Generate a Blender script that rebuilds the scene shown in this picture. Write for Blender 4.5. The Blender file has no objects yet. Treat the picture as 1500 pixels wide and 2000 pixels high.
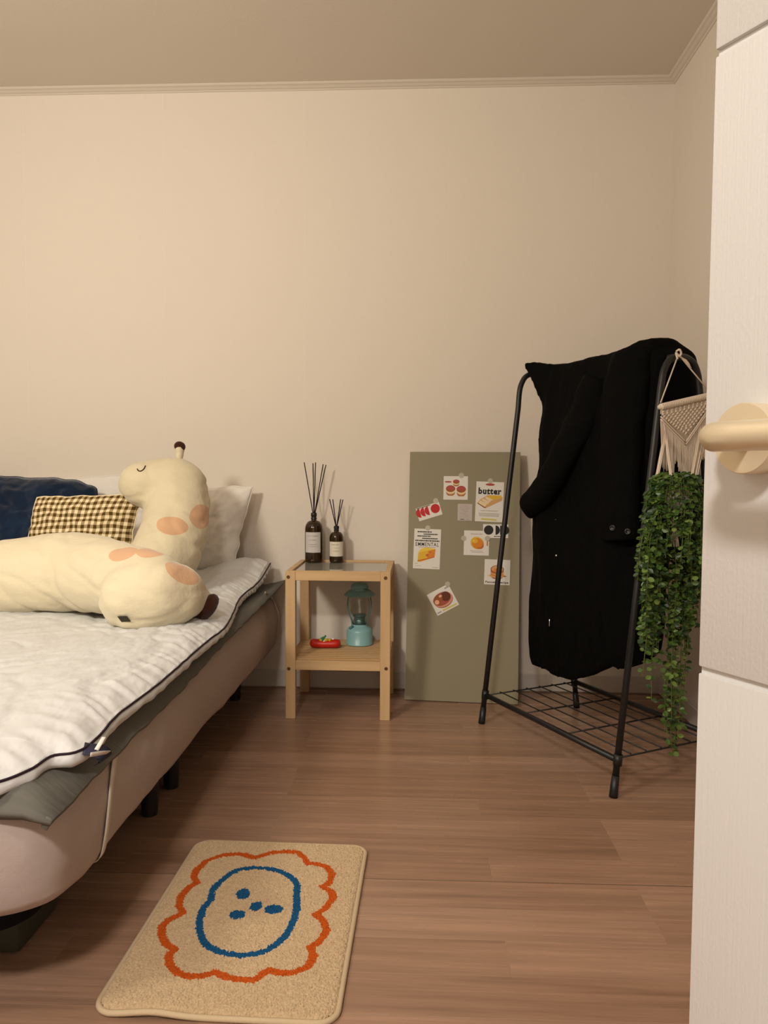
import bpy, bmesh, math, random
from mathutils import Vector, Matrix, noise
from mathutils.bvhtree import BVHTree

random.seed(7)
PI = math.pi
V = Vector
C = bpy.context.scene.collection
SC = bpy.context.scene

# ------------------------------------------------------------------ camera
F_PX, PITCH, YAW, ROLL, CAM_H = 1527.0, 0.0551, 0.04824, 0.00532, 0.90
_fw = V((-math.sin(YAW) * math.cos(PITCH), math.cos(YAW) * math.cos(PITCH), -math.sin(PITCH)))
_r0 = V((math.cos(YAW), math.sin(YAW), 0))
_u0 = _r0.cross(_fw)
_r = _r0 * math.cos(ROLL) + _u0 * math.sin(ROLL)
_u = -_r0 * math.sin(ROLL) + _u0 * math.cos(ROLL)
CAM = V((0, 0, CAM_H))
cd = bpy.data.cameras.new('camera')
cam = bpy.data.objects.new('camera', cd)
C.objects.link(cam)
M = Matrix((_r, _u, -_fw)).transposed().to_4x4()
M.translation = CAM
cam.matrix_world = M
cd.sensor_fit = 'HORIZONTAL'
cd.sensor_width = 36
cd.lens = 36 * F_PX / 1500
cd.clip_start = 0.05
SC.camera = cam

# ------------------------------------------------------------------ world, lights, exposure
w = bpy.data.worlds.new('world')
SC.world = w
w.use_nodes = True
w.node_tree.nodes['Background'].inputs[0].default_value = (1, 0.72, 0.45, 1)
w.node_tree.nodes['Background'].inputs[1].default_value = 0.02


def light(name, kind, loc, power, color, size=0.3, aim=None, size_y=None):
    d = bpy.data.lights.new(name, kind)
    d.energy = power
    d.color = color
    if kind == 'POINT':
        d.shadow_soft_size = size
    if kind == 'AREA':
        d.size = size
        if size_y:
            d.shape = 'RECTANGLE'
            d.size_y = size_y
    o = bpy.data.objects.new(name, d)
    o.location = loc
    if aim is not None:
        o.rotation_euler = (V(aim) - V(loc)).to_track_quat('-Z', 'Y').to_euler()
    C.objects.link(o)
    return o


light('room_lamp_light', 'AREA', (-1.30, 0.45, 1.72), 38, (1, 0.92, 0.77), 0.28, (-1.10, 3.15, 2.28))
light('hall_ceiling_light', 'AREA', (-0.42, -0.78, 2.27), 64, (1, 0.93, 0.86), 0.30, (-0.42, -0.78, 0))
SC.view_settings.view_transform = 'Standard'
SC.view_settings.look = 'None'
SC.view_settings.exposure = 0.0
SC.view_settings.gamma = 1.0
SC.view_settings.use_curve_mapping = False
SC.cycles.max_bounces = 10
SC.cycles.use_denoising = True


# ------------------------------------------------------------------ helpers
def ray(x, y):
    return _fw + _r * ((x - 750) / F_PX) + _u * ((1000 - y) / F_PX)


def onz(x, y, z):
    d = ray(x, y)
    return CAM + d * ((z - CAM_H) / d.z)


def ony(x, y, Y):
    d = ray(x, y)
    return CAM + d * (Y / d.y)


def onplane(x, y, p0, n):
    d = ray(x, y)
    return CAM + d * ((V(p0) - CAM).dot(n) / d.dot(n))


def lerp(a, b, t):
    return a + (b - a) * t


def interp(tab, x):
    if x <= tab[0][0]:
        return tab[0][1]
    for (a, va), (b, vb) in zip(tab, tab[1:]):
        if x <= b:
            return lerp(va, vb, (x - a) / (b - a))
    return tab[-1][1]


def fbm(p, o=3):
    s, a, f = 0, 1, 1
    for _ in range(o):
        s += a * noise.noise(V(p) * f)
        a *= 0.5
        f *= 2.03
    return s


ORG = {}


def tag(o, label=None, cat=None, group=None, kind=None):
    if label: o['label'] = label
    if cat: o['category'] = cat
    if group: o['group'] = group
    if kind: o['kind'] = kind
    return o


def thing(name, label, cat, loc=(0, 0, 0), group=None, mat4=None):
    o = bpy.data.objects.new(name, None)
    o.empty_display_size = 0.05
    C.objects.link(o)
    if mat4 is not None:
        o.matrix_world = mat4
        ORG[o] = V((0, 0, 0))
    else:
        o.location = loc
        ORG[o] = V(loc)
    return tag(o, label, cat, group)


def obj(name, bm, mats, parent=None, smooth=True, sub=0, base=None, autosmooth=None, recalc=True):
    """link a bmesh as one mesh object; vertices are given in world space (or the parent's frame for framed things)"""
    org = ORG[parent] if parent is not None else V(base) if base is not None else V((0, 0, 0))
    if org.length > 0:
        bmesh.ops.translate(bm, verts=bm.verts, vec=-org)
    if recalc:
        bmesh.ops.recalc_face_normals(bm, faces=bm.faces)
    me = bpy.data.meshes.new(name)
    bm.to_mesh(me)
    bm.free()
    if not isinstance(mats, (list, tuple)): mats = [mats]
    for m in mats: me.materials.append(m)
    if smooth:
        me.polygons.foreach_set('use_smooth', [True] * len(me.polygons))
        if autosmooth:
            me.set_sharp_from_angle(angle=math.radians(autosmooth))
    o = bpy.data.objects.new(name, me)
    C.objects.link(o)
    ORG[o] = org.copy()
    if parent is not None:
        o.parent = parent
    else:
        o.location = org
    if sub:
        md = o.modifiers.new('sub', 'SUBSURF')
        md.levels = md.render_levels = sub
    return o


def bake(o):
    dg = bpy.context.evaluated_depsgraph_get()
    dg.update()
    me = bpy.data.meshes.new_from_object(o.evaluated_get(dg))
    mats = list(o.data.materials)
    o.modifiers.clear()
    o.data = me
    if not me.materials:
        for m in mats: me.materials.append(m)
    me.polygons.foreach_set('use_smooth', [True] * len(me.polygons))
    return o


def remesh(o, voxel, smooth_it=6, fac=0.5):
    md = o.modifiers.new('r', 'REMESH')
    md.mode = 'VOXEL'
    md.voxel_size = voxel
    md.use_smooth_shade = True
    if smooth_it:
        s = o.modifiers.new('s', 'SMOOTH')
        s.factor = fac
        s.iterations = smooth_it
    return bake(o)


def bvh(o, off=V((0, 0, 0))):
    vs = [v.co + off for v in o.data.vertices]
    return BVHTree.FromPolygons(vs, [tuple(p.vertices) for p in o.data.polygons])


def hit(tree, x, y):
    d = ray(x, y).normalized()
    loc, n, i, dist = tree.ray_cast(CAM, d)
    return loc, n


def BM():
    return bmesh.new()


def add_box(bm, lo, hi, bev=0.0, mat=0, M4=None, seg=1):
    lo, hi = V(lo), V(hi)
    r = bmesh.ops.create_cube(bm, size=1)
    vs = r['verts']
    for v in vs:
        v.co = V((lo.x + (v.co.x + .5) * (hi.x - lo.x), lo.y + (v.co.y + .5) * (hi.y - lo.y), lo.z + (v.co.z + .5) * (hi.z - lo.z)))
    fs = set(f for v in vs for f in v.link_faces)
    if bev:
        es = set(e for v in vs for e in v.link_edges)
        g = bmesh.ops.bevel(bm, geom=list(es), offset=bev, segments=seg, affect='EDGES', profile=0.5)
        fs = set(g['faces']) | set(f for f in fs if f.is_valid)
        vs = list(set(v for f in fs for v in f.verts))
    for f in fs: f.material_index = mat
    if M4 is not None:
        bmesh.ops.transform(bm, matrix=M4, verts=list(set(v for f in fs for v in f.verts)))
    return list(set(v for f in fs for v in f.verts))


def add_lathe(bm, prof, center=(0, 0, 0), seg=32, M4=None, mat=0, cap=True, arc=None):
    c = V(center)
    rings = []
    closed = arc is None
    a0, a1 = arc if arc else (0, 2 * PI)
    n = seg if closed else seg + 1
    for r, z in prof:
        ring = []
        for i in range(n):
            a = a0 + (a1 - a0) * i / seg
            co = c + V((r * math.cos(a), r * math.sin(a), z))
            if M4 is not None: co = M4 @ co
            ring.append(bm.verts.new(co))
        rings.append(ring)
    for a, b in zip(rings, rings[1:]):
        for i in range(seg):
            j = (i + 1) % n
            try:
                f = bm.faces.new((a[i], a[j], b[j], b[i]))
                f.material_index = mat
            except ValueError:
                pass
    if cap and closed:
        for k, ring in ((0, rings[0]), (1, rings[-1])):
            f = bm.faces.new(ring if k else ring[::-1])
            f.material_index = mat
    return rings


def add_tube(bm, pts, rad, seg=10, mat=0, closed=False, cap=True, flat=1.0, up=None):
    pts = [V(p) for p in pts]
    n = len(pts)
    if not isinstance(rad, (list, tuple)): rad = [rad] * n
    rings = []
    prev = None
    for i, p in enumerate(pts):
        if closed:
            t = pts[(i + 1) % n] - pts[i - 1]
        else:
            t = pts[min(i + 1, n - 1)] - pts[max(i - 1, 0)]
        t.normalize()
        if prev is None:
            ref = V(up) if up is not None else (V((0, 0, 1)) if abs(t.z) < 0.9 else V((1, 0, 0)))
            nrm = (ref - t * ref.dot(t)).normalized()
        else:
            nrm = (prev - t * prev.dot(t))
            nrm = nrm.normalized() if nrm.length > 1e-6 else prev
        prev = nrm
        b = t.cross(nrm)
        rings.append([bm.verts.new(p + nrm * (rad[i] * flat * math.cos(2 * PI * k / seg)) + b * (rad[i] * math.sin(2 * PI * k / seg))) for k in range(seg)])
    m = n if closed else n - 1
    for i in range(m):
        a, b = rings[i], rings[(i + 1) % n]
        for k in range(seg):
            f = bm.faces.new((a[k], a[(k + 1) % seg], b[(k + 1) % seg], b[k]))
            f.material_index = mat
    if cap and not closed:
        bm.faces.new(rings[0][::-1]).material_index = mat
        bm.faces.new(rings[-1]).material_index = mat
    return rings


def add_ell(bm, c, r, rot=None, seg=24, mat=0):
    R = rot.to_4x4() if rot is not None else Matrix.Identity(4)
    M4 = Matrix.Translation(V(c)) @ R @ Matrix.Diagonal((r[0], r[1], r[2], 1))
    g = bmesh.ops.create_uvsphere(bm, u_segments=seg, v_segments=max(8, seg // 2), radius=1, matrix=M4)
    for v in g['verts']:
        for f in v.link_faces: f.material_index = mat


def add_grid(bm, nu, nv, fn, closed_u=False, mat=0):
    g = [[bm.verts.new(fn(i / (nu if closed_u else nu - 1), j / (nv - 1))) for i in range(nu)] for j in range(nv)]
    for j in range(nv - 1):
        for i in range(nu if closed_u else nu - 1):
            k = (i + 1) % nu
            bm.faces.new((g[j][i], g[j][k], g[j + 1][k], g[j + 1][i])).material_index = mat
    return g


def smooth_path(pts, n=8):
    """Catmull-Rom through points"""
    pts = [V(p) for p in pts]
    P = [pts[0] * 2 - pts[1]] + pts + [pts[-1] * 2 - pts[-2]]
    out = []
    for i in range(1, len(P) - 2):
        p0, p1, p2, p3 = P[i - 1:i + 3]
        for k in range(n):
            t = k / n
            out.append(0.5 * ((2 * p1) + (-p0 + p2) * t + (2 * p0 - 5 * p1 + 4 * p2 - p3) * t * t + (-p0 + 3 * p1 - 3 * p2 + p3) * t ** 3))
    out.append(pts[-1])
    return out


def add_poly(bm, pts2, z, mat=0, M4=None):
    vs = [bm.verts.new((M4 @ V((p[0], p[1], z))) if M4 is not None else V((p[0], p[1], z))) for p in pts2]
    f = bm.faces.new(vs)
    f.material_index = mat
    return f


def ellipse(cx, cy, rx, ry, rot=0, n=28, a0=0, a1=2 * PI):
    o = []
    full = abs(a1 - a0 - 2 * PI) < 1e-6
    for i in range(n if full else n + 1):
        a = a0 + (a1 - a0) * i / n
        x, y = rx * math.cos(a), ry * math.sin(a)
        o.append((cx + x * math.cos(rot) - y * math.sin(rot), cy + x * math.sin(rot) + y * math.cos(rot)))
    return o


def text_into(bm, s, cx, cy, z, width, height=None, bold=0.0, mat=0, rot=0, shear=0.0):
    """flat letters from the built-in font, centred on cx, cy"""
    cu = bpy.data.curves.new('t', 'FONT')
    cu.body = s
    cu.size = 1
    cu.offset = bold
    cu.shear = shear
    cu.fill_mode = 'FRONT'
    cu.space_character = 1.15
    cu.resolution_u = 4
    to = bpy.data.objects.new('t', cu)
    C.objects.link(to)
    dg = bpy.context.evaluated_depsgraph_get()
    dg.update()
    me = bpy.data.meshes.new_from_object(to.evaluated_get(dg))
    xs = [v.co.x for v in me.vertices]
    ys = [v.co.y for v in me.vertices]
    x0, x1, y0, y1 = min(xs), max(xs), min(ys), max(ys)
    sx = width / (x1 - x0)
    sy = height / (y1 - y0) if height else sx
    vs = []
    for v in me.vertices:
        x = (v.co.x - (x0 + x1) / 2) * sx
        y = (v.co.y - (y0 + y1) / 2) * sy
        vs.append(bm.verts.new((cx + x * math.cos(rot) - y * math.sin(rot), cy + x * math.sin(rot) + y * math.cos(rot), z)))
    for p in me.polygons:
        try:
            bm.faces.new([vs[i] for i in p.vertices]).material_index = mat
        except ValueError:
            pass
    bpy.data.objects.remove(to)
    bpy.data.curves.remove(cu)
    bpy.data.meshes.remove(me)


# ------------------------------------------------------------------ materials
def mk(name, col, rough=0.6, spec=0.5, metal=0.0, bump=None, var=None, sheen=0.0, trans=0.0, ior=1.45, alpha=1.0, emit=None):
    m = bpy.data.materials.new(name)
    m.use_nodes = True
    nt = m.node_tree
    b = nt.nodes['Principled BSDF']
    b.inputs['Base Color'].default_value = (*col, 1)
    b.inputs['Roughness'].default_value = rough
    b.inputs['Specular IOR Level'].default_value = spec
    b.inputs['Metallic'].default_value = metal
    b.inputs['IOR'].default_value = ior
    if sheen:
        b.inputs['Sheen Weight'].default_value = sheen
        b.inputs['Sheen Roughness'].default_value = 0.5
    if trans: b.inputs['Transmission Weight'].default_value = trans
    tc = nt.nodes.new('ShaderNodeTexCoord')
    if bump or var:
        def nz(scale, detail):
            mp = nt.nodes.new('ShaderNodeMapping')
            if isinstance(scale, (tuple, list)):
                mp.inputs['Scale'].default_value = scale
                s = 1
            else:
                s = scale
            nt.links.new(tc.outputs['Object'], mp.inputs['Vector'])
            n = nt.nodes.new('ShaderNodeTexNoise')
            n.inputs['Scale'].default_value = s
            n.inputs['Detail'].default_value = detail
            nt.links.new(mp.outputs[0], n.inputs['Vector'])
            return n
        if bump:
            last = None
            for (sc_, dist, det) in (bump if isinstance(bump, list) else [bump]):
                n = nz(sc_, det)
                bp = nt.nodes.new('ShaderNodeBump')
                bp.inputs['Distance'].default_value = dist
                bp.inputs['Strength'].default_value = 1
                nt.links.new(n.outputs['Fac'], bp.inputs['Height'])
                if last: nt.links.new(last.outputs[0], bp.inputs['Normal'])
                last = bp
            nt.links.new(last.outputs[0], b.inputs['Normal'])
        if var:
            sc_, col2, det = var
            n = nz(sc_, det)
            rp = nt.nodes.new('ShaderNodeValToRGB')
            rp.color_ramp.elements[0].position = 0.35
            rp.color_ramp.elements[1].position = 0.65
            rp.color_ramp.elements[0].color = (*col, 1)
            rp.color_ramp.elements[1].color = (*col2, 1)
            nt.links.new(n.outputs['Fac'], rp.inputs[0])
            nt.links.new(rp.outputs[0], b.inputs['Base Color'])
    return m


def nodes(m):
    return m.node_tree, m.node_tree.nodes['Principled BSDF']


def math_node(nt, op, a, b=None, c=None):
    n = nt.nodes.new('ShaderNodeMath')
    n.operation = op
    for i, v in enumerate((a, b, c)):
        if v is None: continue
        if isinstance(v, (int, float)):
            n.inputs[i].default_value = v
        else:
            nt.links.new(v, n.inputs[i])
    return n.outputs[0]


def mix_col(nt, fac, a, b, mode='MIX'):
    n = nt.nodes.new('ShaderNodeMix')
    n.data_type = 'RGBA'
    n.blend_type = mode
    for sock, v in ((n.inputs[0], fac), (n.inputs[6], a), (n.inputs[7], b)):
        if isinstance(v, (int, float)):
            sock.default_value = v
        elif isinstance(v, tuple):
            sock.default_value = (*v, 1)
        else:
            nt.links.new(v, sock)
    return n.outputs[2]


def wallpaper_mat():
    m = mk('wallpaper', (0.70, 0.64, 0.57), 0.75, 0.25)
    nt, b = nodes(m)
    tc = nt.nodes.new('ShaderNodeTexCoord')
    sep = nt.nodes.new('ShaderNodeSeparateXYZ')
    nt.links.new(tc.outputs['Object'], sep.inputs[0])
    # fine linen: horizontal and vertical threads
    hs = []
    for sc_ in ((260, 260, 40), (40, 40, 260), (14, 14, 14)):
        mp = nt.nodes.new('ShaderNodeMapping')
        mp.inputs['Scale'].default_value = sc_
        nt.links.new(tc.outputs['Object'], mp.inputs[0])
        n = nt.nodes.new('ShaderNodeTexNoise')
        n.inputs['Scale'].default_value = 1
        n.inputs['Detail'].default_value = 2
        nt.links.new(mp.outputs[0], n.inputs[0])
        hs.append(n.outputs['Fac'])
    h = math_node(nt, 'ADD', hs[0], hs[1])
    # paper seams every 57 cm
    s = math_node(nt, 'SUBTRACT', sep.outputs['X'], 0.096)
    s = math_node(nt, 'DIVIDE', s, 0.571)
    s = math_node(nt, 'ADD', s, 100.5)
    s = math_node(nt, 'FRACT', s)
    s = math_node(nt, 'SUBTRACT', s, 0.5)
    s = math_node(nt, 'ABSOLUTE', s)
    s = math_node(nt, 'LESS_THAN', s, 0.0035)
    h2 = math_node(nt, 'MULTIPLY_ADD', s, 2.0, h)
    bp = nt.nodes.new('ShaderNodeBump')
    bp.inputs['Distance'].default_value = 0.00035
    bp.inputs['Strength'].default_value = 0.7
    nt.links.new(h2, bp.inputs['Height'])
    nt.links.new(bp.outputs[0], b.inputs['Normal'])
    c = mix_col(nt, hs[2], (0.752, 0.682, 0.602), (0.765, 0.695, 0.615))
    c = mix_col(nt, math_node(nt, 'MULTIPLY', s, 0.3), c, (0.80, 0.76, 0.70))
    nt.links.new(c, b.inputs['Base Color'])
    return m


def floor_mat():
    m = mk('floor_planks', (0.3, 0.2, 0.13), 0.32, 0.5)
    nt, b = nodes(m)
    tc = nt.nodes.new('ShaderNodeTexCoord')
    mp = nt.nodes.new('ShaderNodeMapping')
    mp.inputs['Location'].default_value = (0.34, -0.065, 0)
    mp.inputs['Rotation'].default_value = (0, 0, -0.012)
    nt.links.new(tc.outputs['Object'], mp.inputs[0])
    br = nt.nodes.new('ShaderNodeTexBrick')
    br.offset = 0.37
    br.offset_frequency = 3
    br.inputs['Scale'].default_value = 1
    br.inputs['Mortar Size'].default_value = 0.0007
    br.inputs['Mortar Smooth'].default_value = 0.2
    br.inputs['Bias'].default_value = 0
    br.inputs['Brick Width'].default_value = 0.83
    br.inputs['Row Height'].default_value = 0.107
    br.inputs['Color1'].default_value = (0.0, 0.0, 0.0, 1)
    br.inputs['Color2'].default_value = (1, 1, 1, 1)
    br.inputs['Mortar'].default_value = (0.5, 0.5, 0.5, 1)
    nt.links.new(mp.outputs[0], br.inputs['Vector'])
    # each plank shifts its own grain
    off = nt.nodes.new('ShaderNodeVectorMath')
    off.operation = 'MULTIPLY_ADD'
    nt.links.new(br.outputs['Color'], off.inputs[0])
    off.inputs[1].default_value = (3.1, 5.7, 2.2)
    nt.links.new(tc.outputs['Object'], off.inputs[2])
    gr = []
    for sc_, det in (((2.2, 46, 1), 5), ((6, 150, 1), 3), ((0.9, 7, 1), 3)):
        mg = nt.nodes.new('ShaderNodeMapping')
        mg.inputs['Scale'].default_value = sc_
        nt.links.new(off.outputs[0], mg.inputs[0])
        n = nt.nodes.new('ShaderNodeTexNoise')
        n.inputs['Scale'].default_value = 1
        n.inputs['Detail'].default_value = det
        n.inputs['Roughness'].default_value = 0.6
        nt.links.new(mg.outputs[0], n.inputs[0])
        gr.append(n.outputs['Fac'])
    A, B = FLOOR_A, FLOOR_B
    c = mix_col(nt, br.outputs['Color'], A, B)
    g = math_node(nt, 'MULTIPLY_ADD', gr[0], 0.9, 0.55)
    g = math_node(nt, 'MULTIPLY_ADD', gr[1], 0.35, math_node(nt, 'SUBTRACT', g, 0.17))
    g = math_node(nt, 'MULTIPLY_ADD', gr[2], 0.5, math_node(nt, 'SUBTRACT', g, 0.25))
    comb = nt.nodes.new('ShaderNodeCombineColor')
    for i in range(3): nt.links.new(g, comb.inputs[i])
    c = mix_col(nt, 1.0, c, comb.outputs[0], 'MULTIPLY')
    mort = math_node(nt, 'MULTIPLY', br.outputs['Fac'], 0.35)
    c = mix_col(nt, mort, c, (0.42, 0.30, 0.20))
    # the roll joint of the sheet flooring
    sep = nt.nodes.new('ShaderNodeSeparateXYZ')
    nt.links.new(mp.outputs[0], sep.inputs[0])
    j = math_node(nt, 'ABSOLUTE', math_node(nt, 'SUBTRACT', sep.outputs['Y'], 1.605))
    j = math_node(nt, 'LESS_THAN', j, 0.0011)
    c = mix_col(nt, math_node(nt, 'MULTIPLY', j, 0.75), c, (0.04, 0.022, 0.012))
    nt.links.new(c, b.inputs['Base Color'])
    bp = nt.nodes.new('ShaderNodeBump')
    bp.inputs['Distance'].default_value = 0.0003
    bp.inputs['Strength'].default_value = 0.6
    h = math_node(nt, 'SUBTRACT', gr[1], math_node(nt, 'MULTIPLY', br.outputs['Fac'], 1.5))
    nt.links.new(h, bp.inputs['Height'])
    nt.links.new(bp.outputs[0], b.inputs['Normal'])
    r = math_node(nt, 'MULTIPLY_ADD', gr[0], 0.14, 0.19)
    nt.links.new(r, b.inputs['Roughness'])
    return m


FLOOR_A, FLOOR_B = (0.315, 0.183, 0.118), (0.395, 0.240, 0.162)
M_WALL = wallpaper_mat()
M_CEIL = mk('ceiling_paper', (0.67, 0.60, 0.52), 0.8, 0.2, bump=((160, 160, 160), 0.0003, 2))
M_TRIM = mk('painted_trim', (0.66, 0.59, 0.51), 0.5, 0.4, bump=(30, 0.0004, 2))
M_BASE = mk('baseboard_film', (0.60, 0.55, 0.49), 0.45, 0.4)
M_FLOOR = floor_mat()
M_DOOR = mk('door_film', (0.60, 0.595, 0.58), 0.5, 0.35, bump=[((420, 420, 9), 0.0002, 3), ((300, 300, 300), 0.0002, 2)])
M_HANDLE = mk('brushed_champagne', (0.72, 0.62, 0.44), 0.42, 0.5, 0.55, bump=((30, 30, 500), 0.00004, 2))
M_PINE = mk('pine', (0.64, 0.44, 0.235), 0.5, 0.35, bump=((30, 30, 3), 0.0002, 3), var=((28, 28, 3.0), (0.55, 0.36, 0.18), 4))
M_PINE_H = mk('pine_across', (0.64, 0.44, 0.235), 0.5, 0.35, var=((3, 28, 40), (0.55, 0.36, 0.18), 4))
M_SLAT = mk('pine_slat', (0.58, 0.40, 0.22), 0.55, 0.3, var=((3, 60, 40), (0.55, 0.33, 0.14), 4))
M_BOLT = mk('bronze_bolt', (0.16, 0.09, 0.04), 0.4, 0.5, 0.7)
M_BLACK = mk('black_powder_coat', (0.012, 0.012, 0.012), 0.42, 0.5)
M_BLACKFAB = mk('black_fabric', (0.006, 0.006, 0.006), 0.8, 0.1)
M_COAT = mk('black_coat_cloth', (0.0030, 0.0030, 0.0028), 0.85, 0.06, bump=[((26, 26, 9), 0.006, 4), ((600, 600, 600), 0.0003, 2)])
M_BUTTON = mk('dark_button', (0.02, 0.02, 0.02), 0.25, 0.7)
M_SNAP = mk('steel_snap', (0.75, 0.75, 0.75), 0.25, 0.5, 1.0)
M_LEGBOX = mk('dark_olive_plastic', (0.05, 0.05, 0.035), 0.6, 0.3)
M_GREY = mk('grey_topper_cloth', (0.135, 0.130, 0.112), 0.75, 0.25, bump=[((9, 60, 20), 0.003, 3)])
M_LAV = mk('mattress_cover', (0.45, 0.375, 0.345), 0.85, 0.15, bump=[(9, 0.006, 3), (300, 0.0003, 2)])
M_STRAP = mk('elastic_strap', (0.62, 0.56, 0.48), 0.8, 0.2)
M_WHITE = mk('white_cotton', (0.80, 0.76, 0.71), 0.8, 0.2, sheen=0.15, bump=[(26, 0.004, 4), (700, 0.0002, 2)])
M_DUVET = mk('white_duvet_satin', (0.64, 0.64, 0.64), 0.55, 0.35, sheen=0.1, bump=[((13, 8, 12), 0.016, 3.2), ((60, 36, 40), 0.0010, 2)])
M_PIPE = mk('dark_piping', (0.025, 0.012, 0.02), 0.7, 0.2)
M_BLUE = mk('navy_plush', (0.004, 0.013, 0.036), 0.9, 0.15, sheen=0.35, bump=[(14, 0.01, 3), (400, 0.001, 2)], var=(9, (0.007, 0.021, 0.055), 3))
M_LABEL = mk('label_paper', (0.60, 0.56, 0.55), 0.6, 0.3)
M_INK = mk('black_ink', (0.02, 0.018, 0.015), 0.6, 0.3)
M_GREYINK = mk('grey_ink', (0.33, 0.29, 0.25), 0.6, 0.3)
M_PAPER = mk('card_paper', (0.74, 0.71, 0.66), 0.55, 0.3)
M_PAPER2 = mk('receipt_paper', (0.52, 0.46, 0.43), 0.6, 0.2)
M_TAPE = mk('clear_sticker', (0.42, 0.39, 0.30), 0.3, 0.5)
M_BOARD = mk('sage_board', (0.270, 0.236, 0.150), 0.55, 0.35, bump=(200, 0.0001, 2))
M_BOARD_EDGE = mk('board_edge', (0.42, 0.39, 0.28), 0.6, 0.3)
M_ROPE = mk('macrame_cotton', (0.74, 0.62, 0.50), 0.9, 0.1, bump=((500, 500, 120), 0.0008, 2))
M_POT = mk('white_pot', (0.80, 0.77, 0.73), 0.4, 0.5)
M_STEM = mk('vine_stem', (0.11, 0.14, 0.035), 0.6, 0.3)
M_LEAF = mk('leaf_green', (0.062, 0.120, 0.020), 0.38, 0.5)
M_LEAF2 = mk('leaf_bright', (0.15, 0.235, 0.045), 0.4, 0.5)
M_LEAF3 = mk('leaf_dark', (0.028, 0.058, 0.018), 0.4, 0.5)
M_TEAL = mk('pale_blue_enamel', (0.25, 0.46, 0.47), 0.32, 0.5)
M_TEALD = mk('teal_metal', (0.07, 0.19, 0.18), 0.35, 0.5)
M_RED = mk('red_rubber', (0.56, 0.018, 0.008), 0.4, 0.5)
M_YEL = mk('mustard_yellow', (0.62, 0.40, 0.04), 0.5, 0.4)
M_GRN = mk('toy_green', (0.03, 0.20, 0.10), 0.45, 0.4)
M_REED = mk('dark_reed', (0.018, 0.009, 0.014), 0.7, 0.2)
M_HORN = mk('dark_brown_plush', (0.045, 0.014, 0.007), 0.9, 0.1, sheen=0.2, bump=(120, 0.002, 2))
M_TAG = mk('woven_tag', (0.05, 0.045, 0.032), 0.7, 0.2)
M_NAVYTAG = mk('navy_care_label', (0.03, 0.03, 0.06), 0.6, 0.3)


def glass_mat(name, col, rough=0.02, thin=False):
    m = mk(name, col, rough, 0.5, trans=1.0, ior=1.45)
    return m


M_AMBER = glass_mat('amber_glass', (0.30, 0.13, 0.025))
M_LIQUID = mk('amber_bottle_dark', (0.030, 0.012, 0.004), 0.12, 0.6)
M_GLASS = glass_mat('clear_glass', (0.93, 0.96, 0.95))


def plush_mat():
    m = mk('cream_plush', (0.70, 0.62, 0.44), 0.9, 0.12, sheen=0.25, bump=[((16, 30, 30), 0.004, 4), (350, 0.0006, 2)])
    return m


def gingham_mat():
    m = mk('gingham_cloth', (0.8, 0.7, 0.5), 0.85, 0.15, bump=(300, 0.0003, 2))
    nt, b = nodes(m)
    uv = nt.nodes.new('ShaderNodeTexCoord')
    sep = nt.nodes.new('ShaderNodeSeparateXYZ')
    nt.links.new(uv.outputs['UV'], sep.inputs[0])
    fs = []
    for i, n in ((0, 17), (1, 11)):
        f = math_node(nt, 'FRACT', math_node(nt, 'MULTIPLY', sep.outputs[i], n))
        f = math_node(nt, 'LESS_THAN', math_node(nt, 'ABSOLUTE', math_node(nt, 'SUBTRACT', f, 0.5)), 0.25)
        fs.append(f)
    s = math_node(nt, 'ADD', fs[0], fs[1])
    half = math_node(nt, 'GREATER_THAN', s, 0.5)
    full = math_node(nt, 'GREATER_THAN', s, 1.5)
    c = mix_col(nt, half, (0.86, 0.73, 0.50), (0.40, 0.29, 0.14))
    c = mix_col(nt, full, c, (0.085, 0.050, 0.012))
    nt.links.new(c, b.inputs['Base Color'])
    return m


M_GING = gingham_mat()

# ------------------------------------------------------------------ room shell
YW, XR, XL, ZC = 3.156, 0.964, -2.35, 2.41
YF = -0.10       # front wall (with the doorway the camera stands in)


def struct(name, bm, m, parent=None, smooth=False):
    o = obj(name, bm, m, parent, smooth=smooth)
    if parent is None: o['kind'] = 'structure'
    return o


def boxo(name, lo, hi, m, bev=0):
    bm = BM()
    add_box(bm, lo, hi, bev)
    return struct(name, bm, m)


T = 0.12
boxo('floor', (XL - T, -2.1, -0.1), (XR + T + 0.6, YW + T, 0), M_FLOOR)
boxo('ceiling', (XL - T, -2.1, ZC), (XR + T + 0.6, YW + T, ZC + 0.1), M_CEIL)
boxo('wall_back', (XL - T, YW, 0), (XR + T, YW + T, ZC), M_WALL)
boxo('wall_right', (XR, YF, 0), (XR + T, YW, ZC), M_WALL)
boxo('wall_left', (XL - T, YF, 0), (XL, YW, ZC), M_WALL)
bm = BM()   # front wall; unseen doorway widened to let hall light reach the bed end
add_box(bm, (XL - T, YF - T, 0), (-0.85, YF, ZC))
add_box(bm, (0.66, YF - T, 0), (XR + T, YF, ZC))
add_box(bm, (-0.85, YF - T, 2.05), (0.66, YF, ZC))
struct('wall_front', bm, M_WALL)
bm = BM()   # hallway behind the doorway
add_box(bm, (XL - T, -2.1, 0), (XR + T + 0.6, -2.0, ZC))
add_box(bm, (-1.6, -2.0, 0), (-1.5, YF - T, ZC))
add_box(bm, (XR + 0.5, -2.0, 0), (XR + 0.6, YF - T, ZC))
struct('wall_hallway', bm, M_WALL)

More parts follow.
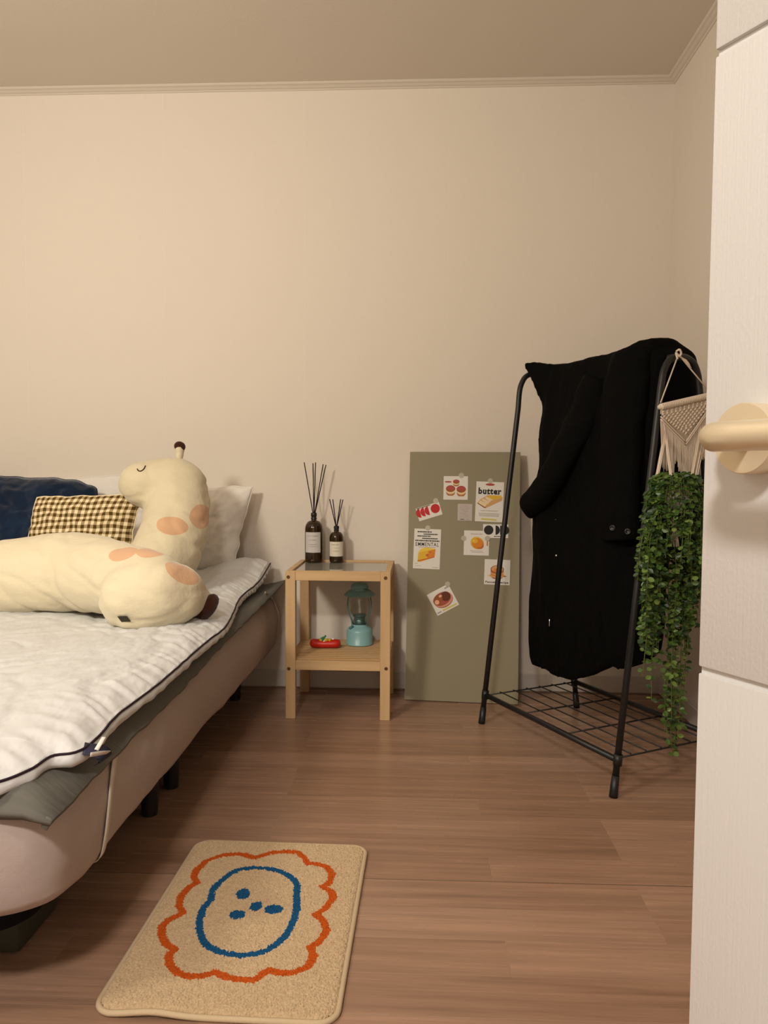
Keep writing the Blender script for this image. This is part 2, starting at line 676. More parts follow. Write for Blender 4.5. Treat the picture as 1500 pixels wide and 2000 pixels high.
# baseboards
bm = BM()
add_box(bm, (XL, YW - 0.009, 0.004), (XR, YW, 0.073), 0.002)
struct('baseboard_back', bm, M_BASE)
bm = BM()
add_box(bm, (XR - 0.009, YF, 0.004), (XR, YW - 0.009, 0.073), 0.002)
struct('baseboard_right', bm, M_BASE)
bm = BM()
add_box(bm, (XL, YF, 0.004), (XL + 0.009, YW - 0.009, 0.073), 0.002)
struct('baseboard_left', bm, M_BASE)
# crown moulding: small sloped profile
PROF = [(0, 0), (0.004, 0), (0.007, 0.004), (0.014, 0.006), (0.022, 0.011), (0.030, 0.013), (0.034, 0.017), (0.034, 0.020), (0, 0.020)]


def crown(name, p0, p1, inward):
    bm = BM()
    p0, p1, inward = V(p0), V(p1), V(inward)
    n = 60
    rows = []
    for i in range(n + 1):
        p = p0.lerp(p1, i / n)
        wob = 0.0012 * noise.noise(p * 2.3)
        rows.append([bm.verts.new(p + inward * (a + (wob if a > 0 else 0)) + V((0, 0, -0.020 + z + (wob * 0.8 if z < 0.01 else 0)))) for a, z in PROF])
    k = len(PROF)
    for r0, r1 in zip(rows, rows[1:]):
        for j in range(k):
            bm.faces.new((r0[j], r0[(j + 1) % k], r1[(j + 1) % k], r1[j]))
    bm.faces.new(rows[0]); bm.faces.new(rows[-1][::-1])
    struct(name, bm, M_TRIM)


crown('trim_1', (XL, YW, ZC), (XR, YW, ZC), (0, -1, 0))
crown('trim_2', (XR, YW, ZC), (XR, YF, ZC), (-1, 0, 0))
crown('trim_3', (XL, YW, ZC), (XL, YF, ZC), (1, 0, 0))

# ------------------------------------------------------------------ open door on the right
dvec = V((-0.4834, 0.8754, 0)).normalized()            # hinge -> free edge
nvec = V((-0.8754, -0.4834, 0)).normalized()           # face seen by the camera
ed = ray(1375, 900)
EDGE = V((ed.x, ed.y, 0)) * (0.645 / ed.y)
DW = 0.82
HINGE = EDGE - dvec * DW
D4 = Matrix((dvec, nvec, V((0, 0, 1)))).transposed().to_4x4()
D4.translation = HINGE
# door local frame: x along the leaf from hinge, y = out of the visible face, z up
bm = BM()
gz = []
for (px, py) in ((1397, 105), (1359, 1306)):
    q = onplane(px, py, EDGE, nvec)
    gz.append(q.z)
gz.sort()
levels = [0.008, gz[0], gz[1], 2.03]
gw = 0.0028
for i in range(3):
    z0 = levels[i] + (gw if i else 0)
    z1 = levels[i + 1] - (gw if i < 2 else 0)
    add_box(bm, (0, -0.012, z0), (DW, 0, z1), 0.0014, seg=2)
add_box(bm, (0.0005, -0.036, 0.008), (DW - 0.0005, -0.0035, 2.03))
door = bpy.data.objects.new('door_1', None)
C.objects.link(door)
door.matrix_world = D4
ORG[door] = V((0, 0, 0))
door['kind'] = 'structure'
obj('door_leaf', bm, M_DOOR, door, smooth=True, autosmooth=25)
# handle
hc = onplane(1449, 856, EDGE + nvec * 0.020, nvec)      # centre of the rosette's front disc
lx = (hc - HINGE).dot(dvec)
lz = hc.z
q2 = onplane(1449, 786, EDGE + nvec * 0.020, nvec)
RR = abs(q2.z - lz)
hrot = Matrix.Rotation(-PI / 2, 4, 'X')                # z -> +y
handle = BM()
H4 = Matrix.Translation((lx, 0, lz)) @ hrot
add_lathe(handle, [(RR, 0.0), (RR, 0.0186), (RR * 0.975, 0.020), (0.001, 0.0201)], seg=64, M4=H4)
hr = obj('door_handle', handle, M_HANDLE, door, smooth=True, autosmooth=30)
bm = BM()
LR = RR * 0.40
path = [V((lx, 0.018, lz)), V((lx, 0.036, lz)), V((lx, 0.046, lz)), V((lx - 0.004, 0.053, lz)), V((lx - 0.014, 0.0575, lz)), V((lx - 0.03, 0.0585, lz)), V((lx - 0.07, 0.0585, lz)), V((lx - 0.12, 0.0585, lz)), V((lx - 0.124, 0.0585, lz))]
add_tube(bm, path, [LR * 0.9, LR * 0.9, LR * 0.95, LR, LR, LR, LR, LR, LR * 0.8], seg=32)
obj('lever', bm, M_HANDLE, hr, smooth=True)

# door frame around the widened doorway (behind the camera)
bm = BM()
add_box(bm, (-0.87, YF - T - 0.01, 0), (-0.85, YF + 0.01, 2.07))
add_box(bm, (0.66, YF - T - 0.01, 0), (0.68, YF + 0.01, 2.07))
add_box(bm, (-0.87, YF - T - 0.01, 2.05), (0.68, YF + 0.01, 2.07))
struct('trim_4', bm, M_TRIM)

# ------------------------------------------------------------------ bed
BX, BY0, BY1 = -0.57, 1.125, 3.13
BXL = -2.08
ZB, ZT = 0.20, 0.405
bed = thing('bed', 'low bed with a mauve fitted cover over mattress and base, on black feet', 'bed', (BX - 0.7, 2.1, 0))


def rrect(cx, cy, hx, hy, r, n=10):
    out = []
    for (sx, sy, a0) in ((1, 1, 0), (-1, 1, PI / 2), (-1, -1, PI), (1, -1, 1.5 * PI)):
        for k in range(n + 1):
            a = a0 + PI / 2 * k / n
            out.append(V((cx + sx * (hx - r) + r * math.cos(a), cy + sy * (hy - r) + r * math.sin(a), 0)))
    return out


def slab(bm, x0, x1, y0, y1, prof, r, n=12, step=0.05, wob=None, mat=0):
    """soft slab: prof is a list of (inset, z)"""
    base = rrect((x0 + x1) / 2, (y0 + y1) / 2, (x1 - x0) / 2, (y1 - y0) / 2, r, n)
    # resample evenly
    pts = []
    L = len(base)
    for i in range(L):
        a, b = base[i], base[(i + 1) % L]
        k = max(1, int((b - a).length / step))
        for j in range(k): pts.append(a.lerp(b, j / k))
    L = len(pts)
    rows = []
    for inset, z in prof:
        row = []
        for i, p in enumerate(pts):
            t = (pts[(i + 1) % L] - pts[i - 1]).normalized()
            nrm = V((t.y, -t.x, 0))
            q = p - nrm * inset
            q.z = z
            if wob: q += wob(q, nrm, z)
            row.append(bm.verts.new(q))
        rows.append(row)
    for a, b in zip(rows, rows[1:]):
        for i in range(L):
            j = (i + 1) % L
            bm.faces.new((a[i], a[j], b[j], b[i])).material_index = mat
    bm.faces.new(rows[0][::-1]); bm.faces.new(rows[-1])
    return rows


def mwob(q, n, z):
    d = n * (0.008 * fbm(q * 2.2)) + n * (0.004 * fbm(V((q.x * 9, q.y * 9, q.z * 3))))
    if z < 0.25:
        d.z += 0.010 * fbm(V((q.x * 3, q.y * 3, 0.3))) + 0.003 * noise.noise(q * 14)
    return d


bm = BM()
slab(bm, BXL, BX, BY0, BY1, [(0.09, ZB + 0.012), (0.03, ZB + 0.003), (0.008, ZB + 0.004), (0.0, ZB + 0.02), (-0.004, ZB + 0.07), (-0.006, 0.30), (-0.002, 0.345), (0.008, 0.375), (0.024, 0.396), (0.05, ZT), (0.3, ZT)], 0.10, wob=mwob)
obj('mattress', bm, M_LAV, bed)
bm = BM()
slab(bm, BXL + 0.05, BX - 0.06, BY0 + 0.03, BY1 - 0.03, [(0, 0.165), (0, ZB + 0.03)], 0.08)
obj('bed_frame', bm, M_BLACKFAB, bed, smooth=False)
for (lx_, ly_) in ((-0.70, 1.955), (-0.70, 2.13), (-0.72, 2.97), (BXL + 0.16, BY1 - 0.12), (BXL + 0.16, BY0 + 0.12), (BXL + 0.16, 2.05)):
    bm = BM()
    add_lathe(bm, [(0.020, 0.001), (0.022, 0.03), (0.026, 0.168)], (lx_, ly_, 0), seg=20)
    obj('leg', bm, M_BLACK, bed, autosmooth=40)
bm = BM()
add_box(bm, (-0.95, 1.36, 0.001), (-0.735, 1.52, 0.168), 0.01, seg=2)
obj('leg', bm, M_LEGBOX, bed, autosmooth=40)

# grey topper, wider than the mattress, edge drooping
def topper_x(y):
    return interp([(1.10, -0.552), (1.3, -0.556), (1.6, -0.560), (2.2, -0.562), (2.8, -0.556), (3.14, -0.548)], y)


def topper_z(y):
    return interp([(1.10, 0.366), (1.3, 0.374), (1.7, 0.378), (2.2, 0.402), (2.8, 0.425), (3.14, 0.447)], y)


bm = BM()
NU, NV = 60, 150
TY0, TY1 = 1.118, 3.14


def top_pt(u, v, lower):
    y = lerp(TY0, TY1, v)
    xe = topper_x(y) + 0.006 * noise.noise(V((y * 7, 3, 0))) + 0.002 * noise.noise(V((y * 30, 3, 0)))
    x = lerp(xe, BXL - 0.01, 1 - (1 - u) ** 1.6)
    d = xe - x
    e = topper_z(y)
    t = min(1, d / 0.075)
    t = t * t * (3 - 2 * t)
    z = lerp(e, 0.428, t)
    # droop over the foot edge
    t2 = min(1, (y - TY0) / 0.045)
    z = lerp(min(z, 0.383), z, t2 * t2 * (3 - 2 * t2))
    z += 0.003 * math.sin(y * 52 + 3 * noise.noise(V((x * 8, y * 8, 0)))) * (1 - t) * 0.5 + 0.002 * noise.noise(V((x * 9, y * 9, 2)))
    if lower: z -= 0.013 * (0.4 + 0.6 * min(1, d / 0.03))
    return V((x, y, z))


ga = add_grid(bm, NU, NV, lambda u, v: top_pt(u, v, False))
gb = add_grid(bm, NU, NV, lambda u, v: top_pt(u, v, True))
for j in range(NV - 1):
    bm.faces.new((ga[j][0], ga[j + 1][0], gb[j + 1][0], gb[j][0]))
    bm.faces.new((ga[j][-1], gb[j][-1], gb[j + 1][-1], ga[j + 1][-1]))
for i in range(NU - 1):
    bm.faces.new((ga[0][i], gb[0][i], gb[0][i + 1], ga[0][i + 1]))
    bm.faces.new((ga[-1][i], ga[-1][i + 1], gb[-1][i + 1], gb[-1][i]))
topper = obj('mattress_topper', bm, M_GREY)
tag(topper, 'thin quilted grey topper pad whose edge sticks out below the white duvet', 'mattress pad')


def ribbon(pts, width, wdir, thick=0.0012, m=M_STRAP, name='strap', parent=None):
    bm = BM()
    pts = smooth_path(pts, 6)
    rows = []
    for i, p in enumerate(pts):
        t = (pts[min(i + 1, len(pts) - 1)] - pts[max(i - 1, 0)]).normalized()
        wd = V(wdir)
        wd = (wd - t * wd.dot(t)).normalized()
        nn = t.cross(wd)
        rows.append([bm.verts.new(p + wd * (width / 2) * a + nn * thick * b) for a, b in ((-1, 0), (1, 0), (1, 1), (-1, 1))])
    for a, b in zip(rows, rows[1:]):
        for k in range(4):
            bm.faces.new((a[k], a[(k + 1) % 4], b[(k + 1) % 4], b[k]))
    bm.faces.new(rows[0]); bm.faces.new(rows[-1][::-1])
    return obj(name, bm, m, parent, recalc=True)


mt = bvh(bpy.data.objects['mattress'], ORG[bed])


def sidept(x, y, lift=0.004):
    loc, n = hit(mt, x, y)
    if loc is None:
        return onplane(x, y, (BX, 0, 0), V((1, 0, 0)))
    return loc + V((lift, 0, 0))


ribbon([sidept(218, 1466, 0.008), sidept(215, 1520), sidept(209, 1580), sidept(203, 1630), sidept(197, 1672), sidept(196, 1677) + V((-0.02, 0, -0.006))], 0.019, (0, 1, 0), parent=topper)
ribbon([sidept(517, 1157, 0.006), sidept(527, 1168, 0.008), sidept(536, 1187, 0.008), sidept(541, 1205, 0.008), sidept(543, 1230, 0.01), sidept(541, 1240, 0.004)], 0.008, (0, 1, 0), parent=topper)
bm = BM()  # little corner tab
add_box(bm, (-0.006, -0.002, -0.014), (0.006, 0.002, 0.006), 0.0015, M4=Matrix.Translation(top_pt(0.004, 0.004, False) + V((0.004, -0.002, -0.004))) @ Matrix.Rotation(0.5, 4, 'Y'))
obj('corner_tab', bm, M_GREY, topper)

# ------------------------------------------------------------------ duvet
EZ = 0.446
edge_px = [(0, 1526), (60, 1502), (100, 1477), (150, 1468), (190, 1440), (230, 1396), (300, 1343), (350, 1300), (400, 1256), (438, 1226), (455, 1197), (470, 1166), (505, 1136), (528, 1100)]
edge_z = [0.425, 0.427, 0.43, 0.432, 0.434, 0.437, 0.442, 0.446, 0.45, 0.453, 0.456, 0.462, 0.474, 0.498]
ew = [onz(x, y, z) for (x, y), z in zip(edge_px, edge_z)]
ew[-1] = ony(528, 1100, 3.08)
# continue the foot edge to the left, out of the frame
corner = ew[0]
ew = [V((-1.98, 1.02, 0.43)), V((-1.5, 1.00, 0.43)), V((-1.0, 1.01, 0.43)), V((-0.80, 1.04, 0.427)), V((-0.70, 1.075, 0.425))] + ew
EDGE_PATH = smooth_path(ew, 10)
lens = [0]
for a, b in zip(EDGE_PATH, EDGE_PATH[1:]): lens.append(lens[-1] + (b - a).length)


def edge_at(s):
    s *= lens[-1]
    for i in range(len(lens) - 1):
        if s <= lens[i + 1]:
            return EDGE_PATH[i].lerp(EDGE_PATH[i + 1], (s - lens[i]) / (lens[i + 1] - lens[i] + 1e-9))
    return EDGE_PATH[-1].copy()


ANCH = [(0.0, V((-1.98, 1.02, 0))), (0.3, V((-1.98, 1.5, 0)))]


def duvet_h(p, d, s):
    """height above the edge for a point at distance d from the piping"""
    puff = 0.034 * (1 - math.exp(-d / 0.04))
    ridge = math.sin(s * 330 + 5 * noise.noise(V((s * 40, 0, 0))) + 2.2 * noise.noise(V((d * 14, s * 30, 1))))
    puck = 0.0026 * ridge * math.exp(-((d - 0.035) / 0.035) ** 2)
    big = 0.006 * fbm(V((p.x * 3.1, p.y * 3.1, 0.7)), 1) + 0.0028 * fbm(V((p.x * 9, p.y * 7, 3.7)), 2)
    cre = 0.0
    c1 = noise.noise(V((p.x * 7 + 2.2 * noise.noise(p * 3), p.y * 5 + 2 * noise.noise(p * 2.3 + V((7, 1, 0))), 4)))
    cre -= 0.005 * max(0, 1 - abs(c1) * 8)
    c2 = noise.noise(V((p.x * 15 + 1.5 * noise.noise(p * 5), p.y * 11 + 2 * noise.noise(p * 4.3 + V((7, 1, 0))), 9)))
    cre += 0.0022 * max(0, 1 - abs(c2) * 5)
    m = min(1, d / 0.06)
    return puff + puck + (big + cre) * m


bm = BM()
NS, ND = 420, 110
rows = []
cen = V((-1.60, 2.30, 0))
s_list = [i / (NS - 1) for i in range(NS)]
DPATH = [0.0] + [0.9 * (k / (ND - 1)) ** 1.9 for k in range(1, ND)]


def inner_pt(s, f):
    """f 0..1 from the edge inwards; rows run to a spine along the bed's far side"""
    e = edge_at(s)
    t = min(1.0, max(0.0, s))
    tgt = V((-1.97, lerp(1.06, 3.09, min(1, max(0, (e.y - 1.0) / 2.08)) ** 1.0), 0))
    if e.x < -0.62 and e.y < 1.2:
        tgt = V((lerp(-1.97, -1.90, (e.x + 1.98) / 1.36), 1.9 * 0 + lerp(1.05, 1.5, (e.x + 1.98) / 1.36), 0))
    return e, tgt


# simple structured fill: (u across, v along) with u=0 at right/foot edge
right = [p for p in EDGE_PATH if True]
k_corner = min(range(len(EDGE_PATH)), key=lambda i: abs(EDGE_PATH[i].x + EDGE_PATH[i].y * 0.0 + 0.66) + (10 if EDGE_PATH[i].y > 1.25 else 0))
foot = EDGE_PATH[:k_corner + 1][::-1]         # corner -> left
side = EDGE_PATH[k_corner:]                   # corner -> head


def resample(path, n, bias=1.0):
    L = [0]
    for a, b in zip(path, path[1:]): L.append(L[-1] + (b - a).length)
    out = []
    for i in range(n):
        s = (i / (n - 1)) ** bias * L[-1]
        for k in range(len(L) - 1):
            if s <= L[k + 1] + 1e-9:
                out.append(path[k].lerp(path[k + 1], (s - L[k]) / (L[k + 1] - L[k] + 1e-9)))
                break
    return out


NU, NV = 170, 300
fr = resample(foot, NU, 1.35)
sr = resample(side, NV, 1.0)
head0 = sr[-1].copy()
P00 = fr[0]


def dist_edge(p):
    best = 9
    for a in DE:
        d = (a.x - p.x) ** 2 + (a.y - p.y) ** 2
        if d < best: best = d
    return math.sqrt(best)


DE = resample(EDGE_PATH, 260)
verts = []
for j in range(NV):
    row = []
    for i in range(NU):
        base = fr[i] + sr[j] - P00       # translation surface
        # foot wobble fades away from the foot, side wobble fades away from the side
        u = (fr[0].x - fr[i].x) / (fr[0].x - fr[-1].x)
        v = (sr[j].y - sr[0].y) / (sr[-1].y - sr[0].y)
        x = lerp(base.x, lerp(-0.62, -1.98, u), min(1, u * 2.2)) if i else base.x
        y = lerp(base.y, lerp(1.02, 3.085, v), min(1, v * 5)) if j else base.y
        y = lerp(y, sr[j].y, max(0, 1 - u * 3))
        row.append(V((x, y, 0)))
    verts.append(row)
gv = []
for j in range(NV):
    row = []
    for i in range(NU):
        p = verts[j][i]
        if i == 0:
            z = sr[j].z
        elif j == 0:
            z = fr[i].z
        else:
            d = dist_edge(p) if (i < 60 or j < 70) else 0.5
            ez = sr[j].z if i < 60 else 0.44
            ez = lerp(ez, 0.432, min(1, (d / 0.5)))
            if j < 40: ez = lerp(0.427, ez, j / 40)
            z = ez + duvet_h(p, d, (p.y * 0.35 + p.x * 0.15))
            # puffed head end that turns up against the wall
            z += 0.028 * math.exp(-((p.y - 3.0) / 0.10) ** 2) * math.exp(-((p.x + 0.70) / 0.14) ** 2)
            hd = max(0, (p.y - 3.04) / 0.05)
            z -= 0.02 * min(1, hd) ** 2
        row.append(bm.verts.new((p.x, p.y, z)))
    gv.append(row)
for j in range(NV - 1):
    for i in range(NU - 1):
        bm.faces.new((gv[j][i], gv[j + 1][i], gv[j + 1][i + 1], gv[j][i + 1]))
# white underside band: from the piping down and slightly inwards
border = [gv[0][i] for i in range(NU - 1, 0, -1)] + [gv[j][0] for j in range(NV)]
prev = border
nb = len(border)
for k, (dn, out) in enumerate(((0.006, 0.004), (0.014, 0.005), (0.021, 0.001), (0.026, -0.010), (0.028, -0.05))):
    row = []
    for idx, b0 in enumerate(border):
        a = border[max(0, idx - 1)].co
        c = border[min(nb - 1, idx + 1)].co
        t = (c - a); t.z = 0
        t.normalize()
        nrm = V((t.y, -t.x, 0))
        sc = 1 + 0.35 * noise.noise(V((idx * 0.12, 1, 0)))
        yy = b0.co.y
        ruf = 0.0035 * math.sin(idx * 1.1) if yy > 2.55 else 0.0012 * math.sin(idx * 0.7)
        row.append(bm.verts.new(b0.co + nrm * (out + ruf * (1 if 0 < k < 3 else 0)) + V((0, 0, -dn * sc))))
    for i in range(nb - 1):
        bm.faces.new((prev[i], prev[i + 1], row[i + 1], row[i]))
    prev = row
duvet = obj('duvet', bm, M_DUVET)
tag(duvet, 'rumpled white duvet with dark piping spread over the bed', 'duvet')
bm = BM()
pp = resample(EDGE_PATH, 420)
add_tube(bm, [p + V((0.001, 0, 0.0003)) + V((0.0015 * noise.noise(p * 25), 0, 0.002 * noise.noise(p * 18))) for p in pp], 0.0024, seg=6)
obj('piping', bm, M_PIPE, duvet)
# care labels at the duvet's edge
lp = [onz(158, 1470, 0.428), onz(172, 1480, 0.418), onz(190, 1482, 0.405), onz(206, 1474, 0.396), onz(220, 1467, 0.394)]
for (a, b, m_, wd, nm) in (((163, 1462), (196, 1478), M_NAVYTAG, 0.030, 'care_label'), ((176, 1474), (206, 1470), M_STRAP, 0.007, 'care_label')):
    p0 = onz(a[0], a[1], 0.432)
    p1 = onz(b[0], b[1], 0.412) + V((0.008, 0, 0))
    ribbon([p0, p0.lerp(p1, 0.5) + V((0.006, 0, 0.002)), p1, p1 + V((-0.012, 0.004, -0.012))], wd, (0.35, 1, 0.1), 0.001, m_, nm, duvet)
ribbon([onz(203, 1440, 0.438), onz(196, 1452, 0.434), onz(186, 1468, 0.424), onz(178, 1477, 0.414)], 0.007, (1, 0.5, 0), 0.001, M_WHITE, 'care_label', duvet)


# ------------------------------------------------------------------ pillows
def pillow(name, label, cat, center, right, up, w, h, t, m, seed=0, puff=1.0, pinch=0.06, wr=0.006, group=None, uv=False, corner=0.04):
    right, up = V(right).normalized(), V(up)
    up.normalize()
    nrm = right.cross(up).normalized()
    bm = BM()
    uvl = bm.loops.layers.uv.new('uv') if uv else None
    N, K = 70, 50
    center = V(center)

    def pt(u, v, side):
        a, b = 2 * u - 1, 2 * v - 1
        px = a * (1 - pinch * (1 - b * b) * 0 - pinch * (1 - abs(a)) * 0)
        # edges bow inwards between corners
        x = a * w / 2 * (1 - pinch * (1 - b * b))
        y = b * h / 2 * (1 - pinch * (1 - a * a))
        cr = 1 - corner * (abs(a) * abs(b)) ** 4
        x *= cr
        y *= cr
        prof = max(0.0, (1 - abs(a) ** 2.4)) ** 0.55 * max(0.0, (1 - abs(b) ** 2.4)) ** 0.55
        z = t / 2 * prof * puff
        nz = wr * fbm(V((a * 3 + seed, b * 3, side))) * (0.3 + prof) + wr * 0.6 * fbm(V((a * 9 + seed, b * 6, side * 3)), 2) * prof ** 0.5
        x += wr * 0.9 * noise.noise(V((a * 4 + seed, b * 4, 5))) * (1 if True else 0)
        y += wr * 0.9 * noise.noise(V((a * 4 + seed, b * 4, 9)))
        return center + right * x + up * y + nrm * (side * (z + nz * (1 if prof > 0 else 0)))

    g = {}
    for side in (1, -1):
        for j in range(K):
            for i in range(N):
                u, v = i / (N - 1), j / (K - 1)
                edge = i in (0, N - 1) or j in (0, K - 1)
                if edge and side == -1:
                    g[(side, i, j)] = g[(1, i, j)]
                else:
                    g[(side, i, j)] = bm.verts.new(pt(u, v, side))
        for j in range(K - 1):
            for i in range(N - 1):
                q = [(i, j), (i + 1, j), (i + 1, j + 1), (i, j + 1)]
                if side == -1: q = q[::-1]
                f = bm.faces.new([g[(side, a, b)] for a, b in q])
                if uv:
                    for lp_, (a, b) in zip(f.loops, q): lp_[uvl].uv = (a / (N - 1), b / (K - 1))
    o = obj(name, bm, m, base=center)
    if label: tag(o, label, cat, group)
    # seam
    ring = [pt(i / 40, 0, 1) for i in range(40)] + [pt(1, i / 30, 1) for i in range(30)] + [pt(1 - i / 40, 1, 1) for i in range(40)] + [pt(0, 1 - i / 30, 1) for i in range(30)]
    sb = BM()
    add_tube(sb, ring, 0.0022, 6, closed=True)
    obj('seam', sb, m, o)
    return o


# right white pillow leaning on the wall
pillow('pillow', 'white pillow leaning on the wall behind the plush giraffe neck, nearer the nightstand', 'pillow',
       (-0.945, 3.055, 0.655), (1, -0.03, 0.02), (0.22, 0.12, 1), 0.50, 0.36, 0.13, M_WHITE, 1, wr=0.010, group='white pillows against the wall')
pillow('pillow', 'white pillow mostly hidden behind the navy cushion, its corner showing', 'pillow',
       (-1.43, 3.085, 0.672), (1, 0, 0.05), (0.0, 0.10, 1), 0.50, 0.39, 0.09, M_WHITE, 5, wr=0.006, group='white pillows against the wall')
pillow('cushion', 'large navy blue plush cushion at the head of the bed', 'cushion',
       (-1.56, 2.93, 0.665), (1, 0.02, -0.04), (0.03, 0.20, 1), 0.64, 0.41, 0.16, M_BLUE, 9, wr=0.015, pinch=0.03, corner=0.13)
pillow('cushion', 'small brown and cream gingham cushion in front of the navy cushion', 'cushion',
       (-1.19, 2.68, 0.685), (1, 0.03, 0.03), (0.13, 0.22, 1), 0.385, 0.245, 0.10, M_GING, 14, wr=0.006, uv=True, pinch=0.045, corner=0.05)

# ------------------------------------------------------------------ plush giraffe
G0 = V((-0.95, 2.4, 0.48))
gir = thing('plush_giraffe', 'large cream plush giraffe with tan spots lying on the duvet, eyes closed', 'plush toy', G0)


def capsule_chain(bm, pts):
    """pts: (pos, radius[, vertical squash])"""
    for (p0, r0), (p1, r1) in zip(pts, pts[1:]):
        p0, p1 = V(p0), V(p1)
        n = max(2, int((p1 - p0).length / 0.02))
        for k in range(n + 1):
            t = k / n
            c = p0.lerp(p1, t)
            bmesh.ops.create_icosphere(bm, subdivisions=3, radius=lerp(r0, r1, t), matrix=Matrix.Translation(c))


bm = BM()
# left lobe (front legs side) running out of the frame
capsule_chain(bm, [(ony(-90, 1128, 2.30), 0.085), (ony(-20, 1126, 2.30), 0.108), (ony(50, 1124, 2.31), 0.119), (ony(130, 1118, 2.31), 0.126), (ony(190, 1116, 2.30), 0.110)])
capsule_chain(bm, [(ony(130, 1100, 2.36), 0.10), (ony(230, 1125, 2.36), 0.090), (ony(280, 1130, 2.34), 0.090)])
capsule_chain(bm, [(ony(150, 1118, 2.28), 0.112), (ony(220, 1128, 2.20), 0.108), (ony(290, 1146, 2.10), 0.100)])
# right lobe (rump and hind leg) in front
capsule_chain(bm, [(ony(262, 1166, 2.06), 0.094), (ony(300, 1157, 2.08), 0.104), (ony(335, 1160, 2.11), 0.092), (ony(367, 1168, 2.15), 0.062), (ony(388, 1176, 2.18), 0.044)])
# chest up into the neck and head
capsule_chain(bm, [(ony(290, 1120, 2.44), 0.098), (ony(325, 1080, 2.54), 0.112), (ony(341, 1030, 2.64), 0.114), (ony(348, 985, 2.70), 0.111), (ony(343, 955, 2.72), 0.110)])
capsule_chain(bm, [(ony(343, 956, 2.72), 0.111), (ony(318, 950, 2.72), 0.100), (ony(290, 946, 2.70), 0.086), (ony(278, 945, 2.69), 0.079)])
body = obj('body', bm, plush_mat(), gir, recalc=False)
remesh(body, 0.008, 14, 0.6)
# soft cloth creases
bt = body.data
for v in bt.vertices:
    p = v.co
    d = 0.005 * fbm(p * 6) + 0.0035 * noise.noise(V((p.x * 14 + p.z * 22, p.y * 14, p.z * 30))) - 0.004 * max(0, 1 - 7 * abs(noise.noise(V((p.x * 5, p.y * 5, p.z * 9 + p.x * 4)))))
    v.co = p + v.normal * d
bt.update()
gt = bvh(body, G0)


def spots_into(m, spots):
    nt, b = nodes(m)
    tc = nt.nodes.new('ShaderNodeTexCoord')
    nz = nt.nodes.new('ShaderNodeTexNoise')
    nz.inputs['Scale'].default_value = 9
    nt.links.new(tc.outputs['Object'], nz.inputs[0])
    tot = None
    for c, r, rot in spots:
        mp = nt.nodes.new('ShaderNodeMapping')
        mp.vector_type = 'TEXTURE'
        mp.inputs['Location'].default_value = c
        mp.inputs['Rotation'].default_value = rot
        mp.inputs['Scale'].default_value = r
        nt.links.new(tc.outputs['Object'], mp.inputs[0])
        ln = nt.nodes.new('ShaderNodeVectorMath')
        ln.operation = 'LENGTH'
        nt.links.new(mp.outputs[0], ln.inputs[0])
        d = math_node(nt, 'MULTIPLY_ADD', nz.outputs['Fac'], 0.5, ln.outputs['Value'])
        s = math_node(nt, 'LESS_THAN', d, 1.25)
        tot = s if tot is None else math_node(nt, 'MAXIMUM', tot, s)
    c = mix_col(nt, tot, tuple(b.inputs['Base Color'].default_value[:3]), (0.66, 0.40, 0.235))
    nt.links.new(c, b.inputs['Base Color'])


sp = []
for (x, y, rw, rh, rot) in ((335, 1027, 0.050, 0.026, -0.25), (394, 1007, 0.028, 0.042, 0.1), (238, 1080, 0.044, 0.022, 0.05), (292, 1076, 0.044, 0.022, -0.45), (358, 1122, 0.055, 0.020, -0.5), (120, 1030, 0.03, 0.03, 0)):
    loc, n = hit(gt, x, y)
    if loc is None or (x == 120): continue
    sp.append((loc - G0, (rw, 0.09 if x > 320 and y < 1100 else 0.05, rh), (0, -rot, 0)))
spots_into(body.data.materials[0], sp)
# closed eye
bm = BM()
ep = []
for (x, y) in ((268, 916), (271, 920), (276, 920), (281, 916), (284, 910)):
    loc, n = hit(gt, x, y)
    if loc is None: loc, n = ony(x, y, 2.62), V((0, -1, 0))
    ep.append(loc + n * 0.0008)
add_tube(bm, smooth_path(ep, 5), 0.0021, seg=6)
obj('eye', bm, M_HORN, gir)
# horn with dark tip
hb, _ = hit(gt, 341, 900)
if hb is None: hb = ony(341, 898, 2.7)
bm = BM()
hz = hb + V((0.0, 0.05, -0.005))
add_tube(bm, smooth_path([hz, hz + V((0.002, 0, 0.022)), hz + V((0.004, 0, 0.040)), hz + V((0.001, 0, 0.054))], 4), [0.014] * 4 + [0.016] * 4 + [0.018] * 4 + [0.014], seg=14, flat=0.8)
horn = obj('horn', bm, body.data.materials[0].copy(), gir)
bm = BM()
add_ell(bm, hz + V((0.003, 0, 0.056)), (0.0205, 0.015, 0.018), Matrix.Rotation(0.3, 3, 'Y'), 18)
obj('horn_tip', bm, M_HORN, horn)
# hoof
bm = BM()
hq = ony(405, 1186, 2.17)
add_ell(bm, hq, (0.024, 0.036, 0.044), Matrix.Rotation(0.62, 3, 'Y'), 20)
for v in bm.verts: v.co += (v.co - hq).normalized() * 0.003 * noise.noise(v.co * 40)
obj('hoof', bm, M_HORN, gir)
# woven tag
tl, tn = hit(gt, 243, 1207)
bm = BM()
TM = Matrix.Translation(tl + tn * 0.003) @ tn.to_track_quat('Z', 'Y').to_matrix().to_4x4() @ Matrix.Rotation(0.1, 4, 'Z')
add_box(bm, (-0.013, -0.013, -0.001), (0.013, 0.013, 0.001), 0.0005, M4=TM)
obj('tag', bm, M_TAG, gir, smooth=False)

